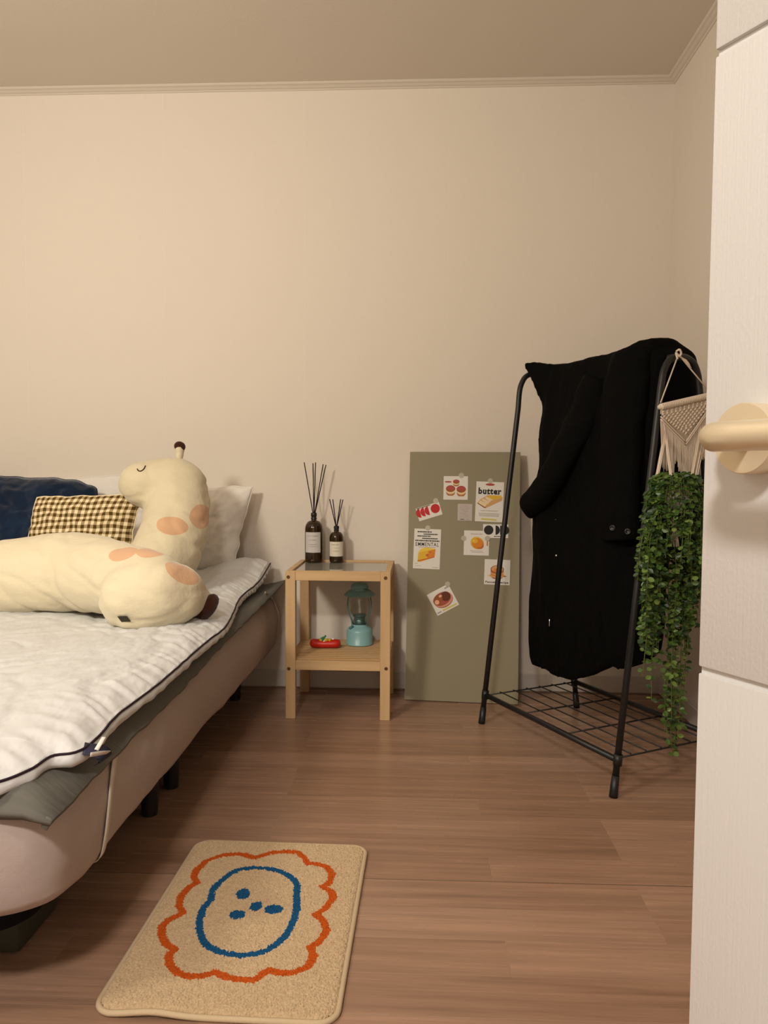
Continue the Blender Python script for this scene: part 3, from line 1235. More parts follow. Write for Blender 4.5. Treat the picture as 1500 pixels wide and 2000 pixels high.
# ------------------------------------------------------------------ nightstand
NX0, NX1, NY0, NY1, NZ = -0.484, -0.108, 2.75, 3.115, 0.535
LW = 0.036
SHZ = 0.214
ns = thing('nightstand', 'small pine nightstand with glass top and slatted lower shelf beside the bed', 'nightstand', ((NX0 + NX1) / 2, (NY0 + NY1) / 2, 0))
for (x, y) in ((NX0, NY0), (NX1 - LW, NY0), (NX0, NY1 - LW * 0.8), (NX1 - LW, NY1 - LW * 0.8)):
    bm = BM()
    add_box(bm, (x, y, 0), (x + LW, y + LW * 0.8, NZ - 0.001), 0.0015)
    obj('leg', bm, M_PINE, ns, smooth=False)
bm = BM()
add_box(bm, (NX0 + LW, NY0 + 0.002, NZ - 0.034), (NX1 - LW, NY0 + 0.022, NZ), 0.001)
obj('top_rail', bm, M_PINE_H, ns, smooth=False)
bm = BM()
add_box(bm, (NX0 + LW, NY1 - 0.022, NZ - 0.034), (NX1 - LW, NY1 - 0.002, NZ), 0.001)
obj('top_rail', bm, M_PINE_H, ns, smooth=False)
for x in (NX0 + 0.001, NX1 - 0.021):
    bm = BM()
    add_box(bm, (x, NY0 + LW * 0.8, NZ - 0.034), (x + 0.020, NY1 - LW * 0.8, NZ), 0.001)
    obj('top_rail', bm, M_PINE, ns, smooth=False)
bm = BM()
add_box(bm, (NX0 + 0.019, NY0 + 0.020, NZ - 0.011), (NX1 - 0.019, NY1 - 0.020, NZ - 0.006))
M_TOPGLASS = mk('table_glass', (0.62, 0.62, 0.55), 0.03, 0.9, trans=0.6, ior=1.9)
obj('glass_top', bm, M_TOPGLASS, ns, smooth=False)
for y0 in (NY0 + 0.002, NY1 - 0.022):
    bm = BM()
    add_box(bm, (NX0 + LW, y0, SHZ - 0.036), (NX1 - LW, y0 + 0.020, SHZ - 0.002), 0.001)
    obj('shelf_rail', bm, M_PINE_H, ns, smooth=False)
for x in (NX0 + 0.002, NX1 - 0.022):
    bm = BM()
    add_box(bm, (x, NY0 + LW * 0.8, SHZ - 0.036), (x + 0.020, NY1 - LW * 0.8, SHZ - 0.009), 0.001)
    obj('shelf_rail', bm, M_PINE, ns, smooth=False)
for k in range(12):
    y = NY0 + 0.030 + k * 0.0262
    bm = BM()
    add_box(bm, (NX0 + 0.004, y, SHZ - 0.009), (NX1 - 0.004, y + 0.020, SHZ), 0.001)
    # notch-free slats between the legs
    obj('shelf_slat', bm, M_SLAT, ns, smooth=False)
for (x, y) in ((563, 1127), (753, 1129), (564, 1306), (754, 1306)):
    q = ony(x, y, NY0)
    bm = BM()
    add_lathe(bm, [(0.0062, -0.001), (0.0062, 0.0015), (0.005, 0.0025), (0.0028, 0.0024), (0.0024, 0.0012), (0.001, 0.0012)], (0, 0, 0), 20, M4=Matrix.Translation(q) @ Matrix.Rotation(PI / 2, 4, 'X'))
    obj('bolt', bm, M_BOLT, ns, autosmooth=30)
GZ = NZ - 0.006   # glass surface


# ------------------------------------------------------------------ reed diffusers
def diffuser(base, R, H, neckR, labz, labw, reeds, label, text_rows, px_w, lab_rot):
    base = V(base)
    t = thing('reed_diffuser', label, 'diffuser', base, 'reed diffusers on the nightstand')
    z1 = H * 0.66
    prof = [(0.001, 0.0005), (R * 0.86, 0.0005), (R * 0.96, 0.004), (R, 0.012), (R, z1)]
    for k in range(1, 9):
        a = k / 8 * PI / 2
        prof.append((neckR + (R - neckR) * math.cos(a), z1 + H * 0.18 * math.sin(a)))
    prof += [(neckR, H * 0.86), (neckR * 1.0, H * 0.885)]
    bm = BM()
    add_lathe(bm, prof, base, 40)
    bottle = obj('bottle', bm, M_AMB, t)
    bm = BM()
    z = H * 0.86
    add_lathe(bm, [(neckR * 0.95, z), (neckR * 1.12, z + 0.002), (neckR * 1.12, z + H * 0.03), (neckR * 0.98, z + H * 0.04), (neckR * 0.98, z + H * 0.06), (neckR * 1.12, z + H * 0.07), (neckR * 1.12, z + H * 0.125), (neckR * 0.9, z + H * 0.14), (neckR * 0.4, z + H * 0.14)], base, 28)
    obj('collar', bm, M_BLACK, bottle, autosmooth=40)
    # paper label wrapped round the front
    bm = BM()
    a0 = math.atan2(-base.y, -base.x) + lab_rot
    add_lathe(bm, [(R + 0.0005, labz[0]), (R + 0.0005, labz[1])], base, 30, cap=False, arc=(a0 - labw, a0 + labw))
    lab = obj('label', bm, M_LAB2 if R > 0.03 else M_LAB3, t)
    # faint printed lines
    bm = BM()
    for (zz, wa, th) in text_rows:
        n = 26
        for k in range(n):
            if random.random() < 0.22: continue
            b0 = a0 - wa + 2 * wa * k / n
            b1 = b0 + 2 * wa / n * 0.75
            zc = lerp(labz[0], labz[1], zz)
            vs = [bm.verts.new(base + V(((R + 0.0009) * math.cos(b), (R + 0.0009) * math.sin(b), zc + s * th))) for b, s in ((b0, -1), (b1, -1), (b1, 1), (b0, 1))]
            bm.faces.new(vs)
    obj('label_print', bm, M_GREYINK, lab)
    for (dx, dy, L) in reeds:
        bm = BM()
        tip = base + V((dx, dy, L))
        foot_ = base + V((-dx * 0.18, -dy * 0.18, 0.012))
        mid_ = base + V((neckR * 0.5 * dx / 0.05, neckR * 0.4 * dy / 0.05, H))
        add_tube(bm, [mid_ - (tip - mid_).normalized() * 0.03, mid_, tip], 0.0019, 8)
        obj('reed', bm, M_REED, t)
    return t


M_AMB = mk('amber_bottle', (0.030, 0.014, 0.003), 0.10, 0.5, trans=0.15, ior=1.5)
M_LAB2 = M_LABEL
M_LAB3 = mk('cream_label_paper', (0.72, 0.66, 0.54), 0.6, 0.3)
b1 = onz(615, 1096, GZ)
k1 = F_PX / (b1.y * 1.0)
diffuser((b1.x, b1.y - 0.03, GZ), 0.0355, 0.197, 0.0105, (0.041, 0.121), 0.95,
         [(-0.040, 0.01, 0.395), (-0.002, -0.012, 0.392), (0.005, 0.012, 0.395), (0.038, -0.01, 0.388), (0.047, 0.008, 0.386)],
         'taller amber glass reed diffuser with greyish label on the nightstand', [(0.82, 0.75, 0.0016), (0.62, 0.45, 0.0011), (0.40, 0.5, 0.0011), (0.30, 0.62, 0.001)], 38, -0.14)
diffuser((ony(657, 1090, b1.y - 0.03).x, b1.y - 0.03, GZ), 0.028, 0.145, 0.0095, (0.026, 0.084), 1.25,
         [(-0.028, 0.006, 0.250), (-0.014, -0.006, 0.250), (0.016, 0.006, 0.250), (0.026, -0.005, 0.249)],
         'shorter amber glass reed diffuser with cream label on the nightstand', [(0.80, 0.8, 0.0014), (0.58, 0.5, 0.001), (0.36, 0.5, 0.001)], 30, 0.0)

# ------------------------------------------------------------------ camping lantern on the shelf
LB_ = onz(702, 1258, SHZ)
LB_ = V((LB_.x, LB_.y - 0.0, SHZ))
lan = thing('lantern', 'pale blue camping lantern with clear glass globe on the lower shelf', 'lantern', LB_)
bm = BM()
add_lathe(bm, [(0.050, 0.0005), (0.053, 0.003), (0.053, 0.008), (0.051, 0.010), (0.0515, 0.052), (0.049, 0.060), (0.043, 0.067), (0.032, 0.072), (0.028, 0.076), (0.026, 0.080), (0.010, 0.081)], LB_, 48)
fount = obj('base', bm, M_TEAL, lan, autosmooth=50)
bm = BM()
add_lathe(bm, [(0.018, 0.078), (0.022, 0.082), (0.021, 0.108), (0.026, 0.112), (0.026, 0.117), (0.018, 0.119), (0.004, 0.119)], LB_, 32)
obj('burner', bm, M_TEALD, lan, autosmooth=50)
bm = BM()
q = LB_ + V((0, -0.023, 0.094))
add_lathe(bm, [(0.008, -0.002), (0.009, 0.003), (0.006, 0.005), (0.001, 0.005)], (0, 0, 0), 18, M4=Matrix.Translation(q) @ Matrix.Rotation(PI / 2, 4, 'X'))
obj('burner_knob', bm, M_TEAL, lan)
bm = BM()
outer = [(0.027, 0.080), (0.031, 0.100), (0.038, 0.125), (0.0405, 0.150), (0.039, 0.172), (0.034, 0.190), (0.031, 0.197)]
inner = [(r - 0.0015, z) for r, z in outer[::-1]]
add_lathe(bm, outer + inner + [outer[0]], LB_, 40, cap=False)
obj('glass_globe', bm, M_GLASS, lan)
bm = BM()
add_lathe(bm, [(0.030, 0.196), (0.046, 0.194), (0.059, 0.193), (0.0605, 0.196), (0.054, 0.203), (0.045, 0.211), (0.033, 0.214), (0.032, 0.220), (0.034, 0.2215), (0.0345, 0.226), (0.031, 0.236), (0.022, 0.242), (0.006, 0.244)], LB_, 48)
lid = obj('lid', bm, M_TEAL, lan, autosmooth=50)
for s in (-1, 1):
    bm = BM()
    add_tube(bm, smooth_path([LB_ + V((s * 0.029, -0.006, 0.072)), LB_ + V((s * 0.031, -0.006, 0.095)), LB_ + V((s * 0.042, -0.006, 0.125)), LB_ + V((s * 0.046, -0.006, 0.155)), LB_ + V((s * 0.044, -0.004, 0.180)), LB_ + V((s * 0.040, -0.004, 0.197))], 5), 0.0022, 8)
    obj('frame_wire', bm, M_TEALD, lan)
bm = BM()
q = LB_ + V((-0.030, -0.030, 0.070))
add_tube(bm, [q + V((0.008, 0.006, 0.004)), q, q + V((-0.006, -0.004, 0.0))], [0.004, 0.0055, 0.004], 10)
obj('filler_cap', bm, M_TEALD, lan)
bm = BM()
add_tube(bm, [LB_ + V((0.030 * math.cos(a), 0.030 * math.sin(a), 0.2205)) + V((0, 0, 0.001 * math.sin(a * 2))) for a in [k / 30 * 2 * PI for k in range(30)]], 0.0016, 6, closed=True)
add_tube(bm, [LB_ + V((0.044, -0.01, 0.212)), LB_ + V((0.036, -0.02, 0.219)), LB_ + V((0.02, -0.03, 0.2215))], 0.0015, 6)
obj('carry_handle', bm, M_TEALD, lan)

# red toy: a soft red tray-like bar with yellow, green bits
TB = onz(635, 1266, SHZ)
TB = V((TB.x, TB.y, SHZ + 0.001))
toy = thing('hot_dog_toy', 'small red hot dog shaped toy with yellow and green topping on the lower shelf', 'toy', TB)
bm = BM()


def toy_pt(u, v):
    a = 2 * u - 1
    ang = 2 * PI * v
    env = max(0.0, 1 - abs(a) ** 7) ** 0.45
    y = 0.021 * env * math.cos(ang)
    z = 0.0165 * env * math.sin(ang)
    x = a * 0.060 + 0.0
    return TB + V((x, y + 0.004 * a * a, 0.0165 + z * (1 if math.sin(ang) < 0 else 1) + 0.0025 * a * a * (1 if z > 0 else 0)))


g = [[None] * 24 for _ in range(40)]
for i in range(40):
    for j in range(24):
        g[i][j] = bm.verts.new(toy_pt(i / 39, j / 24))
for i in range(39):
    for j in range(24):
        bm.faces.new((g[i][j], g[i][(j + 1) % 24], g[i + 1][(j + 1) % 24], g[i + 1][j]))
bmesh.ops.remove_doubles(bm, verts=bm.verts, dist=0.0002)
obj('sausage', bm, M_RED, toy)
bm = BM()
add_tube(bm, smooth_path([TB + V((-0.022 + 0.0085 * k, 0.006 * (-1) ** k - 0.006, 0.031 + 0.002 * (k % 2))) for k in range(6)], 5), 0.0055, 10)
obj('mustard', bm, M_YEL, toy)
bm = BM()
for (a, b_, c_, r_) in ((-0.010, -0.010, 0.036, 0.007), (-0.004, -0.004, 0.040, 0.005), (0.001, 0.0, 0.046, 0.0035), (-0.013, -0.004, 0.034, 0.005)):
    add_ell(bm, TB + V((a, b_, c_)), (r_, r_, r_ * 1.2), seg=12)
obj('green_topping', bm, M_GRN, toy)
bm = BM()
add_ell(bm, TB + V((0.030, 0.002, 0.034)), (0.0045, 0.0045, 0.0045), seg=12)
obj('white_bead', bm, M_WHITE, toy)
bm = BM()
add_ell(bm, TB + V((-0.002, -0.017, 0.030)), (0.004, 0.003, 0.003), seg=12)
obj('white_bead', bm, M_WHITE, toy)

# ------------------------------------------------------------------ leaning board with cards
bl = onz(791, 1368, 0)
br_ = onz(1012, 1378, 0)
tl_ = ony(798, 883, YW - 0.004)
tr_ = ony(1011, 883, YW - 0.004)
bx = (br_ - bl).normalized()
bc = (bl + br_) / 2
tc_ = (tl_ + tr_) / 2
tc_.y = YW - 0.001 - 0.5 * abs(br_.y - bl.y) - 0.0145
by = (tc_ - bc)
by = (by - bx * by.dot(bx))
BH = by.length
by.normalize()
bn = bx.cross(by)            # faces the camera when -y
if bn.y > 0: bn = -bn
BWID = (br_ - bl).length
B4 = Matrix((bx, by, bn)).transposed().to_4x4()
B4.translation = bc - bn * 0.0
# keep the back lower edge on the floor: lift a hair
board = thing('memo_board', 'tall sage green board leaning on the wall with food cards stuck on it', 'board', mat4=B4)
bm = BM()
add_box(bm, (-BWID / 2, 0.003, -0.014), (BWID / 2, BH, 0), 0.0008)
obj('panel', bm, M_BOARD, board, smooth=False)
bm = BM()
add_box(bm, (-BWID / 2 - 0.0016, 0.003, -0.0142), (-BWID / 2, BH, -0.0004))
obj('edge_band', bm, M_BOARD_EDGE, board, smooth=False)
BI = B4.inverted()


def bpos(x, y):
    return BI @ onplane(x, y, bc, bn)


PXM = (bpos(900, 1050) - bpos(950, 1050)).length / 50      # metres per pixel on the board


def colmat(name, c, r=0.55):
    return mk(name, c, r, 0.3)


K_RED = colmat('print_red', (0.50, 0.018, 0.018))
K_DRED = colmat('print_dark_red', (0.42, 0.07, 0.06))
K_BROWN = colmat('print_brown', (0.30, 0.085, 0.018))
K_DBROWN = colmat('print_dark_brown', (0.12, 0.028, 0.008))
K_TAN = colmat('print_tan', (0.62, 0.34, 0.14))
K_CREAM = colmat('print_cream', (0.78, 0.62, 0.40))
K_YEL = colmat('print_yellow', (0.72, 0.43, 0.03))
K_YELL = colmat('print_light_yellow', (0.80, 0.55, 0.05))
K_ORG = colmat('print_orange', (0.68, 0.22, 0.012))
K_DORG = colmat('print_dark_orange', (0.50, 0.13, 0.02))
K_OLIVE = colmat('print_olive', (0.60, 0.52, 0.12))
K_PINK = colmat('print_pink', (0.62, 0.28, 0.20))
K_HI = colmat('print_highlight', (0.80, 0.42, 0.25))
KM = [M_INK, M_GREYINK, K_RED, K_DRED, K_BROWN, K_DBROWN, K_TAN, K_CREAM, K_YEL, K_YELL, K_ORG, K_DORG, K_OLIVE, K_PINK, K_HI, M_PAPER]
(INK, GRY, RED, DRED, BRN, DBRN, TAN, CRM, YEL, YELL, ORG_, DORG, OLV, PNK, HI, PAP) = range(16)


def card(cx, cy, wpx, hpx, rot, label, draw, mat=M_PAPER, stickers=(), lift=0.0, name='picture_card', cat='card', group='cards on the board'):
    """a paper card taped to the board; draw(bm, P, z) paints in card units of pixels from its centre"""
    q = bpos(cx, cy)
    M4 = B4 @ Matrix.Translation((q.x, q.y, 0.0008 + lift)) @ Matrix.Rotation(rot, 4, 'Z') @ Matrix.Diagonal((PXM, PXM, 1, 1))
    M4 = B4 @ Matrix.Translation((q.x, q.y, 0.0008 + lift)) @ Matrix.Rotation(rot, 4, 'Z')
    t = thing(name, label, cat, group=group, mat4=M4)
    bm = BM()
    w_, h_ = wpx * PXM, hpx * PXM
    n = 8
    add_box(bm, (-w_ / 2, -h_ / 2, -0.0005), (w_ / 2, h_ / 2, 0.0))
    obj('sheet', bm, mat, t, smooth=False)
    layers = {}
    state = {'z': 0.0002}

    def poly(pts, m_):
        state['z'] += 0.00001
        b = layers.setdefault('picture', BM())
        add_poly(b, [(x * PXM, y * PXM) for x, y in pts], state['z'], m_)

    def text(s, x, y, w__, h__, m_=INK, bold=0.0, r=0, shear=0.0):
        state['z'] += 0.00001
        b = layers.setdefault(('title', len(layers)), BM())
        text_into(b, s, x * PXM, y * PXM, state['z'], w__ * PXM, h__ * PXM, bold, m_, r, shear)

    def line(x0, x1, y, th, m_=GRY):
        # an unreadable printed line: small broken dashes
        b = layers.setdefault(('line', len(layers)), BM())
        x = x0
        rr = random.Random(int(x0 * 7 + y * 13))
        while x < x1:
            l = rr.uniform(1.0, 3.4)
            state['z'] += 0.0000001
            add_poly(b, [(a * PXM, c * PXM) for a, c in ((x, y - th / 2), (min(x + l, x1), y - th / 2), (min(x + l, x1), y + th / 2), (x, y + th / 2))], state['z'], m_)
            x += l + 0.5
    draw(poly, text, line)
    for nm, b in layers.items():
        obj('printed_' + (nm if isinstance(nm, str) else nm[0]), b, KM, t, smooth=False, recalc=False)
    for (sx, sy) in stickers:
        b = BM()
        add_lathe(b, [(5.2 * PXM, 0.0003), (5.2 * PXM, 0.0007), (4.9 * PXM, 0.0008)], (sx * PXM, sy * PXM, 0), 20)
        obj('clear_sticker', b, M_TAPE, t, smooth=False)
    return t


def d_macaron(poly, text, line):
    def mac(x, y, rx, ry, sc=1):
        poly(ellipse(x, y - ry * .45, rx * .95, ry * .85), BRN)
        poly(ellipse(x, y - ry * .30, rx * .93, ry * .72), TAN)
        poly(ellipse(x, y - ry * .15, rx * .98, ry * .62), CRM)
        poly(ellipse(x, y + ry * .25, rx, ry * .72), BRN)
        poly(ellipse(x, y + ry * .42, rx * .9, ry * .45), DRED)
    mac(1, 11, 6.5, 6)
    mac(-10, -4, 9.3, 9.5)
    mac(11, -5, 9.3, 9.5)
    poly(ellipse(-15, 12, 7, 1.6), DRED)
    poly(ellipse(-10, -16, 8, .7), CRM)
    poly(ellipse(11, -17, 8, .7), CRM)


def d_butter(poly, text, line):
    poly(ellipse(0, 34, 9, 2.4), DRED)
    text('butter', 0, 21, 45, 13, INK, 0.045)
    # serifs on the stems
    for x, y, w__ in ((-20.5, 26.6, 3.5), (-10.8, 22.6, 3), (-4.6, 22.6, 3), (14.8, 22.4, 3), (16.0, 15.1, 5), (-4.0, 15.1, 3.4)):
        poly([(x - w__ / 2, y - .5), (x + w__ / 2, y - .5), (x + w__ / 2, y + .5), (x - w__ / 2, y + .5)], INK)
    poly([(-24, -4), (-9, -13), (-5, -12), (24, 3), (25, 9), (22, 13), (-4, 13), (-18, 4)], TAN)
    poly([(-4, 12), (22, 13), (25, 9), (2, 2)], YEL)
    poly([(-22, -4), (-18, 2), (-4, -4), (-9, -11)], CRM)
    poly([(-16, 3), (-13, 6), (1, 0), (-3, -5)], CRM)
    poly([(-10, 7), (-6, 10), (7, 4), (3, -1)], CRM)
    poly([(2, 2), (25, 9), (24, 3), (4, -6)], TAN)
    poly([(-24, -4), (-9, -13), (-5, -12), (-9, -10.5), (-22, -3.2)], BRN)
    line(-17, 17, -18, 1.2)
    line(-20, 20, -23.5, 1.1)
    line(-20, 20, -26, 1.1)
    line(-19, 19, -28.5, 1.1)
    poly([(-15, -33), (15, -34), (15, -37), (-15, -36.3)], OLV)


def d_discs(colr, flip):
    def d(poly, text, line):
        s = -1 if flip else 1
        R_ = 9.2
        full = -13.5 * s
        poly(ellipse(full, 2, R_, R_, n=36), colr)
        for k, xx in enumerate((-0.2, 8.6, 17.4)):
            poly(ellipse((xx) * s - 0 * s, 2, 8.6, R_, n=24, a0=-PI / 2 if not flip else PI / 2, a1=PI / 2 if not flip else 1.5 * PI), colr)
        if flip:
            line(-22, 6, 11.8, 1.5, INK)
        else:
            line(-3, 17, -10.2, 1.6, INK)
    return d


def d_receipt(poly, text, line):
    for k, (a, b_) in enumerate(((-9, 9), (-9, 9), (-8, 6), (-4, 8), (-10, 3), (-6, 8), (-9, 9))):
        line(a, b_, 12 - k * 3.6, 0.8)
    line(-9, -1, -14, 1.5, INK)
    line(3, 8, -14, 1.3, GRY)


def d_emmental(poly, text, line):
    line(-20, 8, 33.5, 2.4, INK)
    line(-8, 20, 29, 2.3, INK)
    line(-20, 6, 25, 2.3, INK)
    line(-10, 20, 20.5, 2.3, INK)
    line(-24, 24, 16, 2.4, INK)
    text('EMMENTAL', 0, 9, 46, 7.5, INK, 0.008)
    line(-17, 17, 3, 1.0)
    poly([(-17, -7), (-12, -1), (-3, 3), (13, 1), (17, 0), (16, -4), (-16, -9)], YELL)
    poly([(-17, -9), (16, -2), (17, 0), (15.5, -16), (-12, -26.5), (-18, -26)], YEL)
    poly([(-17, -8.5), (17, 0), (15.5, -16), (-10, -24), (-17, -25)], ORG_)
    poly([(-17, -8.5), (3, -4), (1, -20), (-12, -24), (-17.5, -25)], YEL)
    poly(ellipse(1, -12.5, 3, 2.6), DORG)
    poly(ellipse(7, -6.5, 2.2, 1.3), DORG)
    poly([(-17.8, -25.6), (15.5, -16.5), (15.5, -14.8), (-17.5, -23.2)], DORG)
    line(-23, -17, -29.5, 1.0)
    line(-23, -10, -34, 0.8)
    line(12, 24, -36, 0.9)


def d_egg(poly, text, line):
    poly(ellipse(1.5, 0, 13.2, 11.8, -0.5), YEL)
    poly(ellipse(3, -1.6, 11.8, 10.2, -0.5), ORG_)
    poly(ellipse(6.5, -4.5, 8.0, 7.0, -0.5), DORG)
    poly(ellipse(2.6, 0.2, 10.2, 9.0, -0.5), ORG_)
    poly(ellipse(-3.0, 3.8, 5.5, 4.5, 0.2), YEL)
    poly(ellipse(-5.5, 4.4, 2.2, 1.6, 0.5), YELL)
    line(-11, 12, 17.5, 1.3)
    line(-12, 12, -15.5, 0.9)
    line(-9, 14, -18.2, 0.9)
    poly([(20.2, 4), (22.4, 4), (22.4, -5), (20.2, -5)], DORG)


def d_pancake(poly, text, line):
    poly(ellipse(0, -9.5, 11, 4.2), BRN)
    poly(ellipse(0, -7, 15, 4.5), TAN)
    poly(ellipse(0, -4, 12.5, 4.6), ORG_)
    poly(ellipse(0, -1, 13, 5.0), TAN)
    poly(ellipse(0, 2.5, 12.8, 6.0), DORG)
    poly(ellipse(0, 5.5, 12.8, 7.8), BRN)
    poly(ellipse(0, 5.8, 11.2, 6.6), TAN)
    poly(ellipse(-1, 4.0, 6.5, 3.8, 0.3), ORG_)
    poly(ellipse(2.4, 8.0, 5.0, 2.3, -0.2), CRM)
    poly(ellipse(-16, -7.5, 3, .8), OLV)
    poly(ellipse(15, -7.5, 3, 1.0), BRN)
    text('Pancake recipe', 0, -20.2, 44, 5.2, INK, 0.03)


def d_burger(poly, text, line):
    poly(ellipse(1, -0.8, 19.5, 14.6, 0.0), BRN)
    poly(ellipse(1, 0.2, 19.3, 14.0, 0.0), PNK)
    poly(ellipse(-0.5, 2.4, 18.6, 12.4, 0.0), BRN)
    poly(ellipse(4.5, 2.6, 13, 11.3, 0.0), DRED)
    poly(ellipse(8, 3.6, 9.5, 9.6, 0.0), DBRN)
    poly(ellipse(-7, 4.2, 8.4, 6.6, 0.2), BRN)
    poly(ellipse(-12.5, 1.0, 4.5, 4.5, 0.2), HI)
    poly(ellipse(-1.0, 8.6, 3.4, 2.2, 0.1), HI)
    text('mini', 17.6, 18.2, 8.5, 3, INK, 0.03)
    text('mini', -17.5, -18.4, 8.5, 3, INK, 0.03)
    poly([(-10, -16.8), (20, -17.5), (21, -20.4), (-10, -20.2)], OLV)


card(890, 953, 48, 47, 0.0, 'square card picturing three brown filled macarons, highest on the board', d_macaron, stickers=[(11, 25)])
card(956, 980, 54, 79, -0.03, 'white card reading butter above sliced butter', d_butter, stickers=[(0, 41.5)])
card(838, 999, 48, 26.5, 0.31, 'tilted small card with overlapping red discs', d_discs(RED, True), stickers=[(19, 16.5)])
card(908, 1000.5, 28.5, 33, -0.005, 'small pinkish printed slip between the macaron and butter cards', d_receipt, mat=M_PAPER2)
card(834, 1072, 53, 79, -0.022, 'white card reading EMMENTAL above a yellow cheese wedge', d_emmental, stickers=[(0, 41.5)])
card(930.5, 1060.5, 49, 48.5, -0.01, 'square card with a glossy orange yolk', d_egg, stickers=[(-25, 8.5)])
card(968, 1037.5, 49, 27, 0.0, 'small card with a row of black discs overlapping the yolk card', d_discs(INK, False), lift=0.0014, stickers=[(-15.5, -14.5)])
card(971, 1117.5, 49.5, 49, -0.02, 'square card picturing a pancake stack behind the rack post', d_pancake, stickers=[(4, 25)])
card(865, 1171.5, 47.5, 46, 0.51, 'tilted square card picturing a shiny brown bun, lowest on the board', d_burger, stickers=[(22.5, 22.5)])

# ------------------------------------------------------------------ clothes rack
e1 = V((0.8714, 0.4906, 0)).normalized()
e2 = V((0.4612, -0.8873, 0)).normalized()
RL = V((0.219, 2.742, 0))
RBW, RLN = 0.428, 0.683
rack = thing('clothes_rack', 'black metal A-frame clothes rack with a wire shelf near the floor', 'clothes rack', RL + e1 * RBW / 2 + e2 * RLN / 2)
TOPZ = [1.252, 1.226]
TR = 0.0095


def RK(a, s, z):
    return RL + e1 * (RBW / 2 + a) + e2 * s + V((0, 0, z))


def frame_path(s, top):
    pts = [(-0.214, 0.008), (-0.214 + 0.066, 0.55), (-0.214 + 0.138, 1.12), (-0.0725, top - 0.075), (-0.066, top - 0.045), (-0.050, top - 0.017), (-0.028, top - 0.004), (0, top), (0.028, top - 0.004), (0.050, top - 0.017), (0.066, top - 0.045), (0.0725, top - 0.075), (0.214 - 0.138, 1.12), (0.214 - 0.066, 0.55), (0.214, 0.008)]
    return [RK(a, s, z) for a, z in pts]


for s, top in ((0.0, TOPZ[0]), (RLN, TOPZ[1])):
    bm = BM()
    pth = frame_path(s, top - TR)
    add_tube(bm, pth[:2] + smooth_path(pth[2:13], 5) + pth[13:], TR, 14)
    fr_ = obj('end_frame', bm, M_BLACK, rack)
    for sgn in (-1, 1):
        bm = BM()
        p0 = RK(sgn * 0.215, s, 0.001)
        p1 = RK(sgn * (0.215 - 0.0075), s, 0.06)
        add_tube(bm, [p0, p0.lerp(p1, 0.25), p1], [0.0120, 0.0118, 0.0106], 14)
        obj('foot_cap', bm, M_BLACK, fr_)
        bm = BM()
        add_tube(bm, [RK(sgn * (0.214 - 0.0115), s, 0.088), RK(sgn * (0.214 - 0.0145), s, 0.118)], 0.0125, 14)
        obj('joint_sleeve', bm, M_BLACK, fr_)
bm = BM()
add_tube(bm, [RK(0, 0, TOPZ[0] - TR), RK(0, RLN, TOPZ[1] - TR)], 0.0105, 14)
obj('hanging_rail', bm, M_BLACK, rack)
SZ = 0.102
ain = 0.214 - 0.0125
for sgn in (-1, 1):
    bm = BM()
    add_tube(bm, [RK(sgn * ain, 0, SZ), RK(sgn * ain, RLN, SZ)], 0.0088, 12)
    obj('side_bar', bm, M_BLACK, rack)
for s in (0.01, 0.235, 0.452, RLN - 0.01):
    bm = BM()
    add_tube(bm, [RK(-ain, s, SZ + 0.001), RK(ain, s, SZ + 0.001)], 0.0027, 8)
    obj('shelf_crosswire', bm, M_BLACK, rack)
for k in range(1, 7):
    a = -ain + 2 * ain * k / 7
    bm = BM()
    add_tube(bm, [RK(a, 0.01, SZ + 0.0055), RK(a, RLN - 0.01, SZ + 0.0055)], 0.0022, 8)
    obj('shelf_wire', bm, M_BLACK, rack)

# ------------------------------------------------------------------ black coat over the rail
coat_loc = RK(0, 0.32, 0.25)
bm = BM()
NZc, NR = 90, 96


def railz(s):
    return lerp(TOPZ[0], TOPZ[1], s / RLN)


